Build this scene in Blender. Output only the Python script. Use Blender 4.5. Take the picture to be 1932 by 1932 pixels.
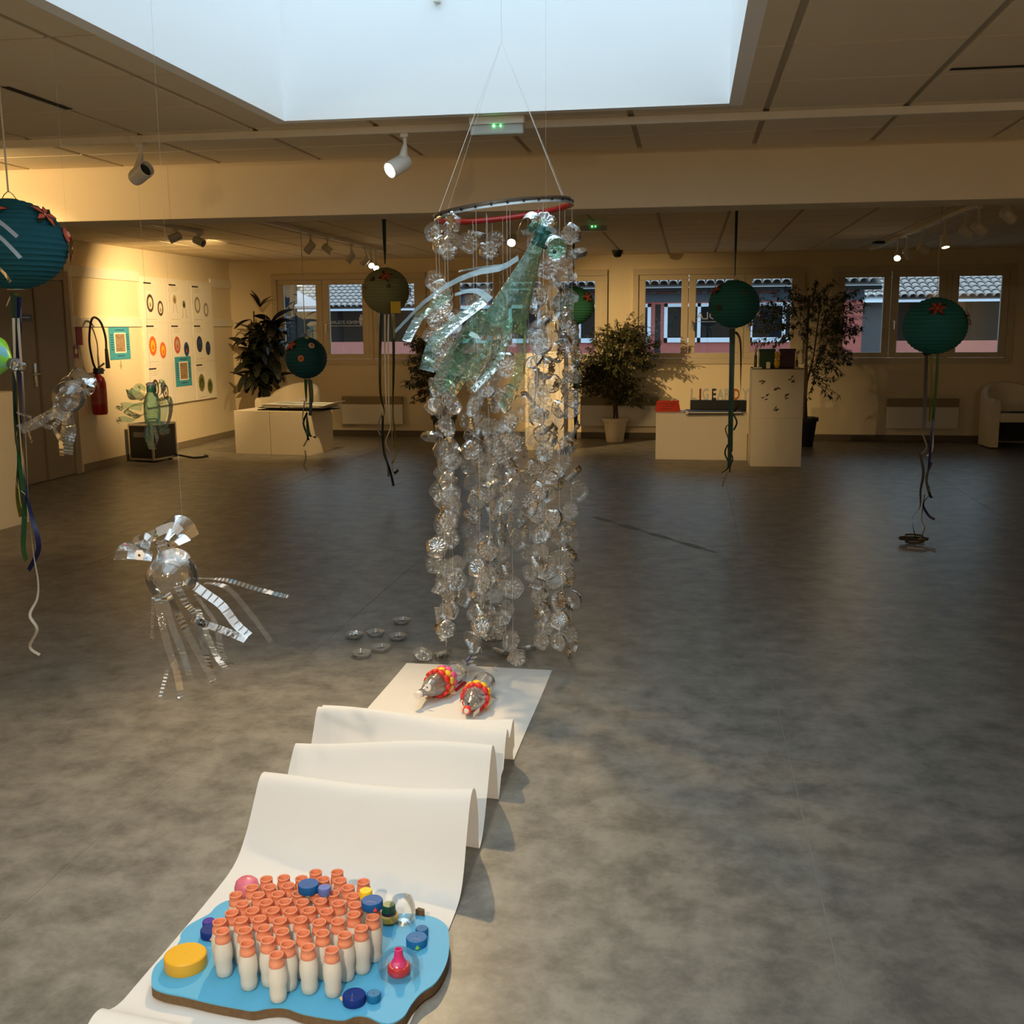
import bpy, bmesh, math, random
from mathutils import Vector, Matrix
R = random.Random(7)
PI = math.pi
S = bpy.context.scene
COL = S.collection
for o in list(bpy.data.objects):
    bpy.data.objects.remove(o)

# ------------------------------------------------------------------ camera
F = 2012.0
EYE = Vector((0, 0, 1.58))
_p, _y, _r = math.radians(9.864), math.radians(9.352), math.radians(-0.399)
FW = Vector((-math.sin(_y) * math.cos(_p), math.cos(_y) * math.cos(_p), -math.sin(_p)))
_rt = Vector((math.cos(_y), math.sin(_y), 0))
_up = _rt.cross(FW)
RT = _rt * math.cos(_r) + _up * math.sin(_r)
UP = _up * math.cos(_r) - _rt * math.sin(_r)
cam = bpy.data.cameras.new('camera')
cam.sensor_width = 36
cam.lens = 36 * F / 1932
cam.clip_end = 300
co = bpy.data.objects.new('camera', cam)
COL.objects.link(co)
M3 = Matrix((RT, UP, -FW)).transposed()
co.matrix_world = Matrix.Translation(EYE) @ M3.to_4x4()
S.camera = co


def ray(x, y):
    return FW + RT * ((x - 966) / F) - UP * ((y - 966) / F)


def at_z(x, y, z=0.0):
    d = ray(x, y)
    return EYE + d * ((z - EYE.z) / d.z)


def at_y(x, y, Y):
    d = ray(x, y)
    return EYE + d * (Y / d.y)


def at_x(x, y, X):
    d = ray(x, y)
    return EYE + d * (X / d.x)


# ------------------------------------------------------------------ world, exposure
SKY = 2.55
W = bpy.data.worlds.new('overcast_sky')
S.world = W
W.use_nodes = True
bg = W.node_tree.nodes['Background']
bg.inputs[0].default_value = (0.66, 0.87, 1.0, 1)
bg.inputs[1].default_value = SKY
S.view_settings.view_transform = 'Standard'
S.view_settings.look = 'None'
S.view_settings.gamma = 1
S.view_settings.use_curve_mapping = False
S.view_settings.exposure = 0.0
cy = S.cycles
cy.max_bounces = 14
cy.diffuse_bounces = 5
cy.glossy_bounces = 4
cy.transmission_bounces = 6
cy.transparent_max_bounces = 48
cy.caustics_reflective = False
cy.caustics_refractive = False
cy.sample_clamp_indirect = 6

WARM = (1.0, 0.67, 0.29)


def spot_light(name, loc, target, power, deg, blend=0.6, radius=0.03, color=WARM):
    l = bpy.data.lights.new(name, 'SPOT')
    l.energy = power
    l.spot_size = math.radians(deg)
    l.spot_blend = blend
    l.shadow_soft_size = radius
    l.color = color
    o = bpy.data.objects.new(name, l)
    o.location = loc
    d = Vector(target) - Vector(loc)
    o.rotation_euler = d.to_track_quat('-Z', 'Y').to_euler()
    COL.objects.link(o)
    return o


# ------------------------------------------------------------------ materials
MATS = {}


def mat(name, col, rough=0.6, metal=0.0, var=0.06, scale=12.0, bump=0.0, spec=0.5, emit=None, trans=0.0, sss=None, detail=4):
    if name in MATS:
        return MATS[name]
    m = bpy.data.materials.new(name)
    m.use_nodes = True
    nt = m.node_tree
    b = nt.nodes['Principled BSDF']
    b.inputs['Roughness'].default_value = rough
    b.inputs['Metallic'].default_value = metal
    b.inputs['Specular IOR Level'].default_value = spec
    tc = nt.nodes.new('ShaderNodeTexCoord')
    n = nt.nodes.new('ShaderNodeTexNoise')
    n.inputs['Scale'].default_value = scale
    n.inputs['Detail'].default_value = detail
    nt.links.new(tc.outputs['Object'], n.inputs['Vector'])
    mx = nt.nodes.new('ShaderNodeMix')
    mx.data_type = 'RGBA'
    c0 = tuple(max(0, c * (1 - var)) for c in col)
    c1 = tuple(min(1, c * (1 + var)) for c in col)
    mx.inputs[6].default_value = (*c0, 1)
    mx.inputs[7].default_value = (*c1, 1)
    nt.links.new(n.outputs['Fac'], mx.inputs[0])
    nt.links.new(mx.outputs[2], b.inputs['Base Color'])
    if bump:
        bp = nt.nodes.new('ShaderNodeBump')
        bp.inputs['Strength'].default_value = bump
        bp.inputs['Distance'].default_value = 0.01
        nt.links.new(n.outputs['Fac'], bp.inputs['Height'])
        nt.links.new(bp.outputs['Normal'], b.inputs['Normal'])
    if emit:
        b.inputs['Emission Color'].default_value = (*emit[:3], 1)
        b.inputs['Emission Strength'].default_value = emit[3]
    if trans:   # thin sheet that lets light through: paper
        tr = nt.nodes.new('ShaderNodeBsdfTranslucent')
        nt.links.new(mx.outputs[2], tr.inputs['Color'])
        ms = nt.nodes.new('ShaderNodeMixShader')
        ms.inputs[0].default_value = trans
        nt.links.new(b.outputs[0], ms.inputs[1])
        nt.links.new(tr.outputs[0], ms.inputs[2])
        nt.links.new(ms.outputs[0], nt.nodes['Material Output'].inputs[0])
    MATS[name] = m
    return m


def plastic(name, tint, haze=0.04, gloss=1.0, rough=0.08, hazecol=None, bump=0.25, scale=40):
    """thin clear plastic sheet: transparent, with fresnel gloss and a little haze"""
    if name in MATS:
        return MATS[name]
    m = bpy.data.materials.new(name)
    m.use_nodes = True
    nt = m.node_tree
    for n in list(nt.nodes):
        if n.type != 'OUTPUT_MATERIAL':
            nt.nodes.remove(n)
    out = nt.nodes['Material Output']
    tr = nt.nodes.new('ShaderNodeBsdfTransparent')
    tr.inputs[0].default_value = (*tint, 1)
    df = nt.nodes.new('ShaderNodeBsdfDiffuse')
    df.inputs[0].default_value = (*(hazecol or tint), 1)
    gl = nt.nodes.new('ShaderNodeBsdfGlossy')
    gl.inputs['Roughness'].default_value = rough
    gl.inputs['Color'].default_value = (1, 1, 1, 1)
    tc = nt.nodes.new('ShaderNodeTexCoord')
    nz = nt.nodes.new('ShaderNodeTexNoise')
    nz.inputs['Scale'].default_value = scale
    nt.links.new(tc.outputs['Object'], nz.inputs['Vector'])
    bp = nt.nodes.new('ShaderNodeBump')
    bp.inputs['Strength'].default_value = bump
    bp.inputs['Distance'].default_value = 0.01
    nt.links.new(nz.outputs['Fac'], bp.inputs['Height'])
    nt.links.new(bp.outputs['Normal'], gl.inputs['Normal'])
    fr = nt.nodes.new('ShaderNodeFresnel')
    fr.inputs['IOR'].default_value = 1.5
    nt.links.new(bp.outputs['Normal'], fr.inputs['Normal'])
    ml = nt.nodes.new('ShaderNodeMath')
    ml.operation = 'MULTIPLY_ADD'
    ml.use_clamp = True
    ml.inputs[1].default_value = 0.9 * gloss
    ml.inputs[2].default_value = 0.03 * gloss
    nt.links.new(fr.outputs[0], ml.inputs[0])
    m1 = nt.nodes.new('ShaderNodeMixShader')
    m1.inputs[0].default_value = haze
    nt.links.new(tr.outputs[0], m1.inputs[1])
    nt.links.new(df.outputs[0], m1.inputs[2])
    m2 = nt.nodes.new('ShaderNodeMixShader')
    nt.links.new(ml.outputs[0], m2.inputs[0])
    nt.links.new(m1.outputs[0], m2.inputs[1])
    nt.links.new(gl.outputs[0], m2.inputs[2])
    nt.links.new(m2.outputs[0], out.inputs[0])
    MATS[name] = m
    return m


def floor_mat():
    m = mat('vinyl_floor', (0.2, 0.2, 0.2), 0.40, spec=0.4)
    nt = m.node_tree
    b = nt.nodes['Principled BSDF']
    tc = nt.nodes.new('ShaderNodeTexCoord')
    a = nt.nodes.new('ShaderNodeTexNoise')
    a.inputs['Scale'].default_value = 6.0
    a.inputs['Detail'].default_value = 8
    a.inputs['Roughness'].default_value = 0.72
    a.inputs['Distortion'].default_value = 0.1
    nt.links.new(tc.outputs['Object'], a.inputs['Vector'])
    r = nt.nodes.new('ShaderNodeValToRGB')
    r.color_ramp.elements[0].position = 0.36
    r.color_ramp.elements[0].color = (0.125, 0.12, 0.108, 1)
    r.color_ramp.elements[1].position = 0.62
    r.color_ramp.elements[1].color = (0.255, 0.243, 0.215, 1)
    nt.links.new(a.outputs['Fac'], r.inputs[0])
    nt.links.new(r.outputs[0], b.inputs['Base Color'])
    bp = nt.nodes.new('ShaderNodeBump')
    bp.inputs['Strength'].default_value = 0.06
    bp.inputs['Distance'].default_value = 0.01
    c = nt.nodes.new('ShaderNodeTexNoise')
    c.inputs['Scale'].default_value = 18
    nt.links.new(tc.outputs['Object'], c.inputs['Vector'])
    nt.links.new(c.outputs['Fac'], bp.inputs['Height'])
    nt.links.new(bp.outputs['Normal'], b.inputs['Normal'])
    return m


WALL = mat('wall_plaster', (0.80, 0.69, 0.50), 0.85, var=0.04, scale=3, bump=0.03)
CEIL = mat('ceiling_tile_board', (0.78, 0.665, 0.48), 0.9, var=0.05, scale=60, bump=0.05)
GRID = mat('ceiling_grid_strip', (0.46, 0.375, 0.255), 0.8, var=0.05)
BEAMM = mat('beam_paint', (0.74, 0.63, 0.46), 0.85, var=0.04, scale=2, bump=0.02)
SHAFT = mat('skylight_white_paint', (0.95, 0.95, 0.95), 0.8, var=0.02, scale=2)
WHITE = mat('white_paint', (0.82, 0.78, 0.70), 0.6, var=0.03, scale=4)
BOXM = mat('plinth_white_paint', (0.86, 0.78, 0.64), 0.7, var=0.03, scale=5)
WOODF = mat('window_frame_beige', (0.62, 0.53, 0.39), 0.55, var=0.05, scale=20)
DARKT = mat('skirting_brown', (0.12, 0.095, 0.065), 0.6)
DOORM = mat('door_brown_paint', (0.27, 0.22, 0.155), 0.5, var=0.05, scale=6)
CHROME = mat('brushed_metal', (0.6, 0.58, 0.54), 0.3, 1.0)
BLACK = mat('black_plastic', (0.012, 0.012, 0.013), 0.5)
DARK = mat('dark_gap', (0.02, 0.017, 0.012), 0.9)
LAMPW = mat('lamp_white_enamel', (0.75, 0.72, 0.66), 0.35)
LAMPON = mat('lit_bulb', (1, 0.9, 0.7), 0.4, emit=(1.0, 0.86, 0.58, 45))
GREENLED = mat('green_led', (0.1, 0.9, 0.3), 0.4, emit=(0.12, 1.0, 0.25, 9))
GLASS = plastic('window_glass', (0.80, 0.84, 0.86), 0.0, 0.9, 0.0, bump=0.0)
SKYGL = plastic('skylight_glass', (0.97, 0.98, 0.99), 0.0, 0.25, 0.0, bump=0.0)
PET = plastic('clear_bottle_plastic', (0.96, 0.96, 0.95), 0.13, 2.2, 0.12, hazecol=(0.97, 0.95, 0.90))
PETS = plastic('clear_bottle_strip', (0.95, 0.95, 0.94), 0.075, 2.0, 0.10, hazecol=(0.9, 0.88, 0.82))
PETG = plastic('green_bottle_plastic', (0.68, 0.89, 0.77), 0.19, 0.95, 0.17, hazecol=(0.34, 0.62, 0.46), bump=.7, scale=55)
PETGD = plastic('deep_green_bottle_neck', (0.08, 0.42, 0.38), 0.25, 1.3, 0.12, hazecol=(0.02, 0.35, 0.33))
PETB = plastic('bluish_bottle_strip', (0.70, 0.86, 0.90), 0.34, 1.6, 0.15, hazecol=(0.55, 0.80, 0.88))
PETSH = plastic('shiny_bottle_strip', (0.8, 0.84, 0.9), 0.42, 2.2, 0.12, hazecol=(0.85, 0.88, 0.95))  # white reflection on clear strips put into the haze colour
THREAD = mat('nylon_thread', (0.75, 0.72, 0.66), 0.4)
PETD = plastic('very_thin_clear_plastic', (0.98, 0.98, 0.98), 0.02, 0.7, 0.06, bump=.05)
FINE = plastic('fine_clear_thread', (0.9, 0.9, 0.88), 0.25, 0.6, 0.2)
PETC = plastic('thin_clear_plastic', (0.97, 0.97, 0.96), 0.045, 2.0, 0.08, hazecol=(0.9, 0.88, 0.82))
PAPER = mat('white_paper_roll', (0.90, 0.88, 0.85), 0.8, var=0.02, scale=6, bump=0.02, trans=0.22)
RED = mat('red_cap', (0.78, 0.035, 0.03), 0.4)
YEL = mat('yellow_cap', (0.95, 0.62, 0.03), 0.4)
PINKC = mat('pink_cap', (0.82, 0.10, 0.33), 0.4)
WCAP = mat('white_cap', (0.88, 0.80, 0.74), 0.4)
DKGREEN = mat('dark_leaf', (0.018, 0.035, 0.012), 0.5, var=0.3, scale=30)
FICUS = mat('ficus_leaf', (0.085, 0.095, 0.032), 0.45, var=0.45, scale=9)
BARK = mat('bark', (0.10, 0.07, 0.04), 0.8, var=0.2, scale=30)
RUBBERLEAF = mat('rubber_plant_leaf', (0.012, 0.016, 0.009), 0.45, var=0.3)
SOIL = mat('soil', (0.03, 0.02, 0.014), 0.95, var=0.3, scale=40)


# ------------------------------------------------------------------ mesh builder
class MB:
    def __init__(s):
        s.v, s.f = [], []

    def add(s, vs, fs):
        k = len(s.v)
        s.v += [tuple(v) for v in vs]
        s.f += [tuple(i + k for i in f) for f in fs]
        return s

    def box(s, x0, y0, z0, x1, y1, z1):
        vs = [(x, y, z) for z in (z0, z1) for y in (y0, y1) for x in (x0, x1)]
        return s.add(vs, [(0, 2, 3, 1), (4, 5, 7, 6), (0, 1, 5, 4), (2, 6, 7, 3), (0, 4, 6, 2), (1, 3, 7, 5)])

    def bbox(s, x0, y0, z0, x1, y1, z1, b):
        """box with chamfered edges"""
        bm = bmesh.new()
        vs = [bm.verts.new((x, y, z)) for z in (z0, z1) for y in (y0, y1) for x in (x0, x1)]
        for q in [(0, 2, 3, 1), (4, 5, 7, 6), (0, 1, 5, 4), (2, 6, 7, 3), (0, 4, 6, 2), (1, 3, 7, 5)]:
            bm.faces.new([vs[i] for i in q])
        bmesh.ops.bevel(bm, geom=bm.edges[:], offset=b, segments=2, affect='EDGES', profile=0.6)
        bm.verts.index_update()
        s.add([v.co[:] for v in bm.verts], [[v.index for v in f.verts] for f in bm.faces])
        bm.free()
        return s

    def quad(s, a, b, c, d):
        return s.add([a, b, c, d], [(0, 1, 2, 3)])

    def poly(s, pts):
        return s.add(pts, [tuple(range(len(pts)))])

    def lathe(s, prof, n=20, M=None, cap0=False, cap1=False):
        """prof: (radius, height); axis z; M places it"""
        M = M or Matrix()
        vs, fs = [], []
        for r, z in prof:
            for i in range(n):
                a = 2 * PI * i / n
                vs.append(M @ Vector((r * math.cos(a), r * math.sin(a), z)))
        for j in range(len(prof) - 1):
            for i in range(n):
                k = (i + 1) % n
                fs.append((j * n + i, j * n + k, (j + 1) * n + k, (j + 1) * n + i))
        if cap0:
            fs.append(tuple(reversed(range(n))))
        if cap1:
            fs.append(tuple(range((len(prof) - 1) * n, len(prof) * n)))
        return s.add(vs, fs)

    def tube(s, pts, r, n=6, caps=True):
        pts = [Vector(p) for p in pts]
        rs = r if isinstance(r, (list, tuple)) else [r] * len(pts)
        vs, fs = [], []
        ref = None
        for i, p in enumerate(pts):
            t = (pts[min(i + 1, len(pts) - 1)] - pts[max(i - 1, 0)]).normalized()
            if ref is None:
                ref = Vector((0, 0, 1)) if abs(t.z) < 0.9 else Vector((1, 0, 0))
            u = (ref - t * ref.dot(t)).normalized()
            w = t.cross(u)
            ref = u
            for k in range(n):
                a = 2 * PI * k / n
                vs.append(p + (u * math.cos(a) + w * math.sin(a)) * rs[i])
        for i in range(len(pts) - 1):
            for k in range(n):
                q = (k + 1) % n
                fs.append((i * n + k, i * n + q, (i + 1) * n + q, (i + 1) * n + k))
        if caps:
            fs.append(tuple(reversed(range(n))))
            fs.append(tuple(range((len(pts) - 1) * n, len(pts) * n)))
        return s.add(vs, fs)

    def strip(s, pts, w, wd=None, twist=0.0, ph=0.0, ridge=0.0, nr=0, curl=0.0):
        """flat band along pts; wd width direction; ridged across when nr is set"""
        pts = [Vector(p) for p in pts]
        if nr:
            pts = resample(pts, nr)
        n = len(pts)
        ws = w if isinstance(w, (list, tuple)) else [w] * n
        if len(ws) != n:
            ws = [ws[0] + (ws[-1] - ws[0]) * i / (n - 1) for i in range(n)]
        vs, fs = [], []
        for i, p in enumerate(pts):
            t = (pts[min(i + 1, n - 1)] - pts[max(i - 1, 0)]).normalized()
            d = Vector(wd) if wd is not None else t.cross(Vector((0, 1, 0)))
            d = d - t * d.dot(t)
            if d.length < 1e-5:
                d = t.orthogonal()
            d.normalize()
            nn = t.cross(d)
            a = ph + twist * i / max(1, n - 1)
            e = d * math.cos(a) + nn * math.sin(a)
            m = t.cross(e)
            off = m * (ridge if i % 2 else 0.0)
            h = ws[i] / 2
            vs += [p - e * h + off + m * curl * ws[i], p + off, p + e * h + off + m * curl * ws[i]]
        for i in range(n - 1):
            for k in (0, 1):
                fs.append((3 * i + k, 3 * i + k + 1, 3 * i + k + 4, 3 * i + k + 3))
        return s.add(vs, fs)

    def prism(s, outline, z0, z1):
        n = len(outline)
        vs = [(x, y, z0) for x, y in outline] + [(x, y, z1) for x, y in outline]
        fs = [tuple(reversed(range(n))), tuple(range(n, 2 * n))]
        fs += [(i, (i + 1) % n, n + (i + 1) % n, n + i) for i in range(n)]
        return s.add(vs, fs)

    def ball(s, c, rx, ry, rz, n=12, m=8):
        prof = [(math.sin(PI * j / m), -math.cos(PI * j / m)) for j in range(m + 1)]
        return s.lathe([(max(r, 1e-3), z) for r, z in prof], n, Matrix.Translation(c) @ Matrix.Diagonal((rx, ry, rz, 1)))

    def mesh(s, name):
        me = bpy.data.meshes.new(name)
        me.from_pydata(s.v, [], s.f)
        me.update()
        return me


def resample(pts, n):
    """smooth (Catmull-Rom) resample to n points"""
    P = [Vector(p) for p in pts]
    if len(P) == 2:
        return [P[0].lerp(P[1], i / (n - 1)) for i in range(n)]
    out = []
    m = len(P) - 1
    for i in range(n):
        t = i / (n - 1) * m
        k = min(int(t), m - 1)
        u = t - k
        p0, p1, p2, p3 = P[max(k - 1, 0)], P[k], P[k + 1], P[min(k + 2, m)]
        out.append(0.5 * ((2 * p1) + (p2 - p0) * u + (2 * p0 - 5 * p1 + 4 * p2 - p3) * u * u + (3 * p1 - p0 - 3 * p2 + p3) * u ** 3))
    return out


def link(name, me, m, parent=None, smooth=True):
    o = bpy.data.objects.new(name, me)
    if m is not None and not me.materials:
        me.materials.append(m)
    if smooth:
        me.shade_smooth()
        try:
            me.set_sharp_from_angle(angle=math.radians(40))
        except Exception:
            pass
    COL.objects.link(o)
    o.parent = parent
    return o


def obj(name, mb, m, parent=None, smooth=True, origin=None):
    """origin: world point subtracted from the vertices (the parent empty's place)"""
    if origin is not None:
        q = Vector(origin)
        mb.v = [tuple(Vector(v) - q) for v in mb.v]
    return link(name, mb.mesh(name), m, parent, smooth)


def tag(o, label=None, cat=None, group=None, kind=None):
    if label:
        o['label'] = label
    if cat:
        o['category'] = cat
    if group:
        o['group'] = group
    if kind:
        o['kind'] = kind
    return o


def thing(name, label, cat, loc=(0, 0, 0), rz=0.0, group=None, kind=None):
    o = bpy.data.objects.new(name, None)
    o.empty_display_size = 0.05
    o.location = loc
    o.rotation_euler = (0, 0, rz)
    COL.objects.link(o)
    return tag(o, label, cat, group, kind)


def copy_tree(o, parent=None):
    c = o.copy()
    COL.objects.link(c)
    c.parent = parent
    for ch in list(o.children):
        copy_tree(ch, c)
    return c


def struct(name, mb, m, parent=None, smooth=False):
    o = obj(name, mb, m, parent, smooth)
    if parent is None:
        o['kind'] = 'structure'
    return o


def text_mesh(body, size, M, extrude=0.0, bold=0.0):
    cu = bpy.data.curves.new('txt', 'FONT')
    cu.body = body
    cu.size = size
    cu.extrude = extrude
    cu.offset = bold
    cu.align_x = 'CENTER'
    cu.resolution_u = 2
    o = bpy.data.objects.new('txt', cu)
    COL.objects.link(o)
    dg = bpy.context.evaluated_depsgraph_get()
    me = bpy.data.meshes.new_from_object(o.evaluated_get(dg))
    bpy.data.objects.remove(o)
    me.transform(M)
    return me


def frame_from(axis, roll_ref=(0, 0, 1)):
    """rotation whose z is the axis"""
    z = Vector(axis).normalized()
    r = Vector(roll_ref)
    if abs(z.dot(r)) > 0.95:
        r = Vector((1, 0, 0))
    x = r.cross(z).normalized()
    y = z.cross(x)
    return Matrix((x, y, z)).transposed().to_4x4()

# ================================================================== STRUCTURE
XL, XR, YB, YF, ZC = -6.7, 6.3, 15.2, -3.0, 2.55
SX0, SX1, SY0, SY1, SZ = -1.91, 0.155, -1.6, 5.05, 3.45      # skylight shaft, its unseen near end lengthened for more daylight
BY0, BY1, BZ = 6.25, 6.55, 2.235                             # beam

FLOORM = floor_mat()
fl = struct('floor', MB().box(XL - .2, YF - .2, -.12, XR + .2, YB + .2, -.0015), mat('weld_seam', (0.26, 0.25, 0.22), 0.5))
xs = [XL, -4.0, -1.8, 0.4, 2.6, 4.8, XR]
for i in range(6):
    obj('vinyl_sheet', MB().box(xs[i] + .002, YF, -.0014, xs[i + 1] - .002, YB, 0), FLOORM, fl, False)

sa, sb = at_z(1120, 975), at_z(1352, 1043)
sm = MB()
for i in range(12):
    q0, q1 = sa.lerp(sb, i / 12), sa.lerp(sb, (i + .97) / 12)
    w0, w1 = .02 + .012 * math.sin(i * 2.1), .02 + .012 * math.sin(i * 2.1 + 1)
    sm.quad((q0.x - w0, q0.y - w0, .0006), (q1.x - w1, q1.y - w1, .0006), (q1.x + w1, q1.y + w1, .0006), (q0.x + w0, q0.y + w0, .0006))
obj('dark_floor_strip', sm, mat('dark_strip_tone', (.075, .065, .05), .5), fl, False)['kind'] = 'stuff'  # thin dark strip lying diagonally on the floor

# ceiling: backing with the skylight hole, tiles below it
cb = MB()
HG = .03
for (x0, y0, x1, y1) in ((XL, YF, SX0 - HG, YB), (SX1 + HG, YF, XR, YB), (SX0 - HG, YF, SX1 + HG, SY0 - HG), (SX0 - HG, SY1 + HG, SX1 + HG, YB)):
    cb.box(x0, y0, ZC + .012, x1, y1, ZC + .06)
ceil = struct('ceiling', cb, GRID)


def tile_mb(x0, y0, x1, y1):
    m = MB()
    c = 0.004
    z0, z1 = ZC, ZC + .012
    m.add([(x0 + c, y0 + c, z0), (x1 - c, y0 + c, z0), (x1 - c, y1 - c, z0), (x0 + c, y1 - c, z0),
           (x0, y0, z0 + c), (x1, y0, z0 + c), (x1, y1, z0 + c), (x0, y1, z0 + c),
           (x0, y0, z1), (x1, y0, z1), (x1, y1, z1), (x0, y1, z1)],
          [(3, 2, 1, 0), (0, 1, 5, 4), (1, 2, 6, 5), (2, 3, 7, 6), (3, 0, 4, 7), (4, 5, 9, 8), (5, 6, 10, 9), (6, 7, 11, 10), (7, 4, 8, 11)])
    return m


TX, TY, GX, GY = 0.62, 0.57, 0.014, 0.008
shared = {}
rest = MB()
for zone, (ya, yb) in enumerate(((YF, BY0), (BY1, YB))):
    j0 = math.floor((ya - 3.52) / TY)
    for j in range(j0, 40):
        y0, y1 = max(ya, 3.52 + j * TY + GY), min(yb, 3.52 + (j + 1) * TY - GY)
        if y1 - y0 < 0.03:
            continue
        for i in range(-13, 13):
            x0, x1 = max(XL, .33 + i * TX + GX), min(XR, .33 + (i + 1) * TX - GX)
            if x1 - x0 < 0.03:
                continue
            # skip what no view shows: behind the camera and beside it
            near = y1 > 2.6 and y0 < 11.2 and x1 > -0.62 * y1 - 0.6 and x0 < 0.36 * y1 + 0.6
            rects = [(x0, y0, x1, y1)]
            if x1 > SX0 and x0 < SX1 and y1 > SY0 and y0 < SY1:
                rects = []
                if x0 < SX0 - .04:
                    rects.append((x0, y0, SX0 - .004, y1))
                if x1 > SX1 + .04:
                    rects.append((SX1 + .004, y0, x1, y1))
                xa, xb = max(x0, SX0 - .004), min(x1, SX1 + .004)
                if y1 > SY1 + .04 and xb - xa > .04:
                    rects.append((xa, SY1 + .004, xb, y1))
                if y0 < SY0 - .04 and xb - xa > .04:
                    rects.append((xa, y0, xb, SY0 - .004))
            for r in rects:
                if not near:
                    rest.add(*(lambda t: (t.v, t.f))(tile_mb(*r)))
                    continue
                key = (round(r[2] - r[0], 4), round(r[3] - r[1], 4))
                if key not in shared:
                    shared[key] = tile_mb(-key[0] / 2, -key[1] / 2, key[0] / 2, key[1] / 2).mesh('ceiling_tile')
                    shared[key].materials.append(CEIL)
                o = bpy.data.objects.new('ceiling_tile', shared[key])
                o.location = ((r[0] + r[2]) / 2, (r[1] + r[3]) / 2, 0)
                COL.objects.link(o)
                o.parent = ceil
ro = obj('ceiling_tiles_far', rest, CEIL, ceil, False)
ro['kind'] = 'stuff'
# open slots beside two tiles
for a, b in ((at_z(12, 164, ZC - .002), at_z(132, 206, ZC - .002)), (at_z(1793, 131, ZC - .002), at_z(1990, 119, ZC - .002))):
    d = (b - a)
    if abs(d.x) < abs(d.y):
        m = MB().box(a.x - .022, a.y, ZC - .003, a.x + .012, b.y, ZC - .001)
    else:
        m = MB().box(a.x, a.y - .016, ZC - .003, b.x, a.y + .016, ZC - .001)
    obj('open_slot', m, DARK, ceil, False)

# beam across the room
struct('trim_1', MB().bbox(XL, BY0, BZ, XR, BY1, ZC + .05, .006), BEAMM)

# skylight shaft
sh = MB()
t = .06
sh.box(SX0 - t, SY0 - t, ZC - .004, SX0, SY1 + t, SZ)
sh.box(SX1, SY0 - t, ZC - .004, SX1 + t, SY1 + t, SZ)
sh.box(SX0, SY1, ZC - .004, SX1, SY1 + t, SZ)
sh.box(SX0, SY0 - t, ZC - .004, SX1, SY0, SZ)
struct('trim_2', sh, SHAFT)
sk = thing('window_5', None, None, (0, 0, SZ), kind='structure')
fr = MB()
for x in (SX0 - .03, SX1 - .03):
    fr.box(x, SY0 - .06, 0, x + .06, SY1 + .06, .05)
for y in (SY0 - .06, (SY0 + SY1) / 2 - .03, SY1):
    fr.box(SX0 - .03, y, 0, SX1 + .03, y + .06, .05)
obj('skylight_frame', fr, SHAFT, sk, False)
for y0, y1 in ((SY0, (SY0 + SY1) / 2 - .03), ((SY0 + SY1) / 2 + .03, SY1)):
    obj('glass_pane', MB().quad((SX0 + .03, y0, .02), (SX1 - .03, y0, .02), (SX1 - .03, y1, .02), (SX0 + .03, y1, .02)), SKYGL, sk, False)
# small latch on the shaft wall
lp = at_y(826, 3, SY1)
struct('trim_3', MB().bbox(lp.x - .016, SY1 - .03, lp.z - .008, lp.x + .016, SY1, lp.z + .05, .004), WHITE)

# walls
WZ0, WZ1 = 1.08, 2.32
WIN = [(-6.02, -3.76), (-3.38, -1.16), (-0.75, 1.51), (1.92, 4.2)]
bw = MB()
bw.box(XL - .2, YB, 0, XR + .2, YB + .25, WZ0)
bw.box(XL - .2, YB, WZ1, XR + .2, YB + .25, ZC + .1)
e = [XL - .2] + [v for w in WIN for v in w] + [XR + .2]
for i in range(0, len(e), 2):
    bw.box(e[i], YB, WZ0, e[i + 1], YB + .25, WZ1)
struct('wall_back', bw, WALL)
struct('wall_left', MB().box(XL - .2, YF, 0, XL, YB, ZC + .1), WALL)
struct('wall_right', MB().box(XR, YF, 0, XR + .2, YB, ZC + .1), WALL)
struct('wall_front', MB().box(XL - .2, YF - .2, 0, XR + .2, YF, ZC + .1), WALL)
rf = MB()
for (x0, y0, x1, y1) in ((XL - .3, YF - .3, SX0 - .07, YB + .3), (SX1 + .07, YF - .3, XR + .3, YB + .3), (SX0 - .07, YF - .3, SX1 + .07, SY0 - .07), (SX0 - .07, SY1 + .07, SX1 + .07, YB + .3)):
    rf.box(x0, y0, ZC + .1, x1, y1, ZC + .3)
struct('trim_4', rf, mat('roof_deck', (.2, .2, .2), .9))
struct('baseboard_back', MB().bbox(XL, YB - .012, 0, XR, YB, .085, .004), DARKT)
struct('baseboard_left', MB().bbox(XL, 11.0, 0, XL + .012, YB - .012, .085, .004), mat('skirting_left', (.25, .2, .14), .6))

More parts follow.
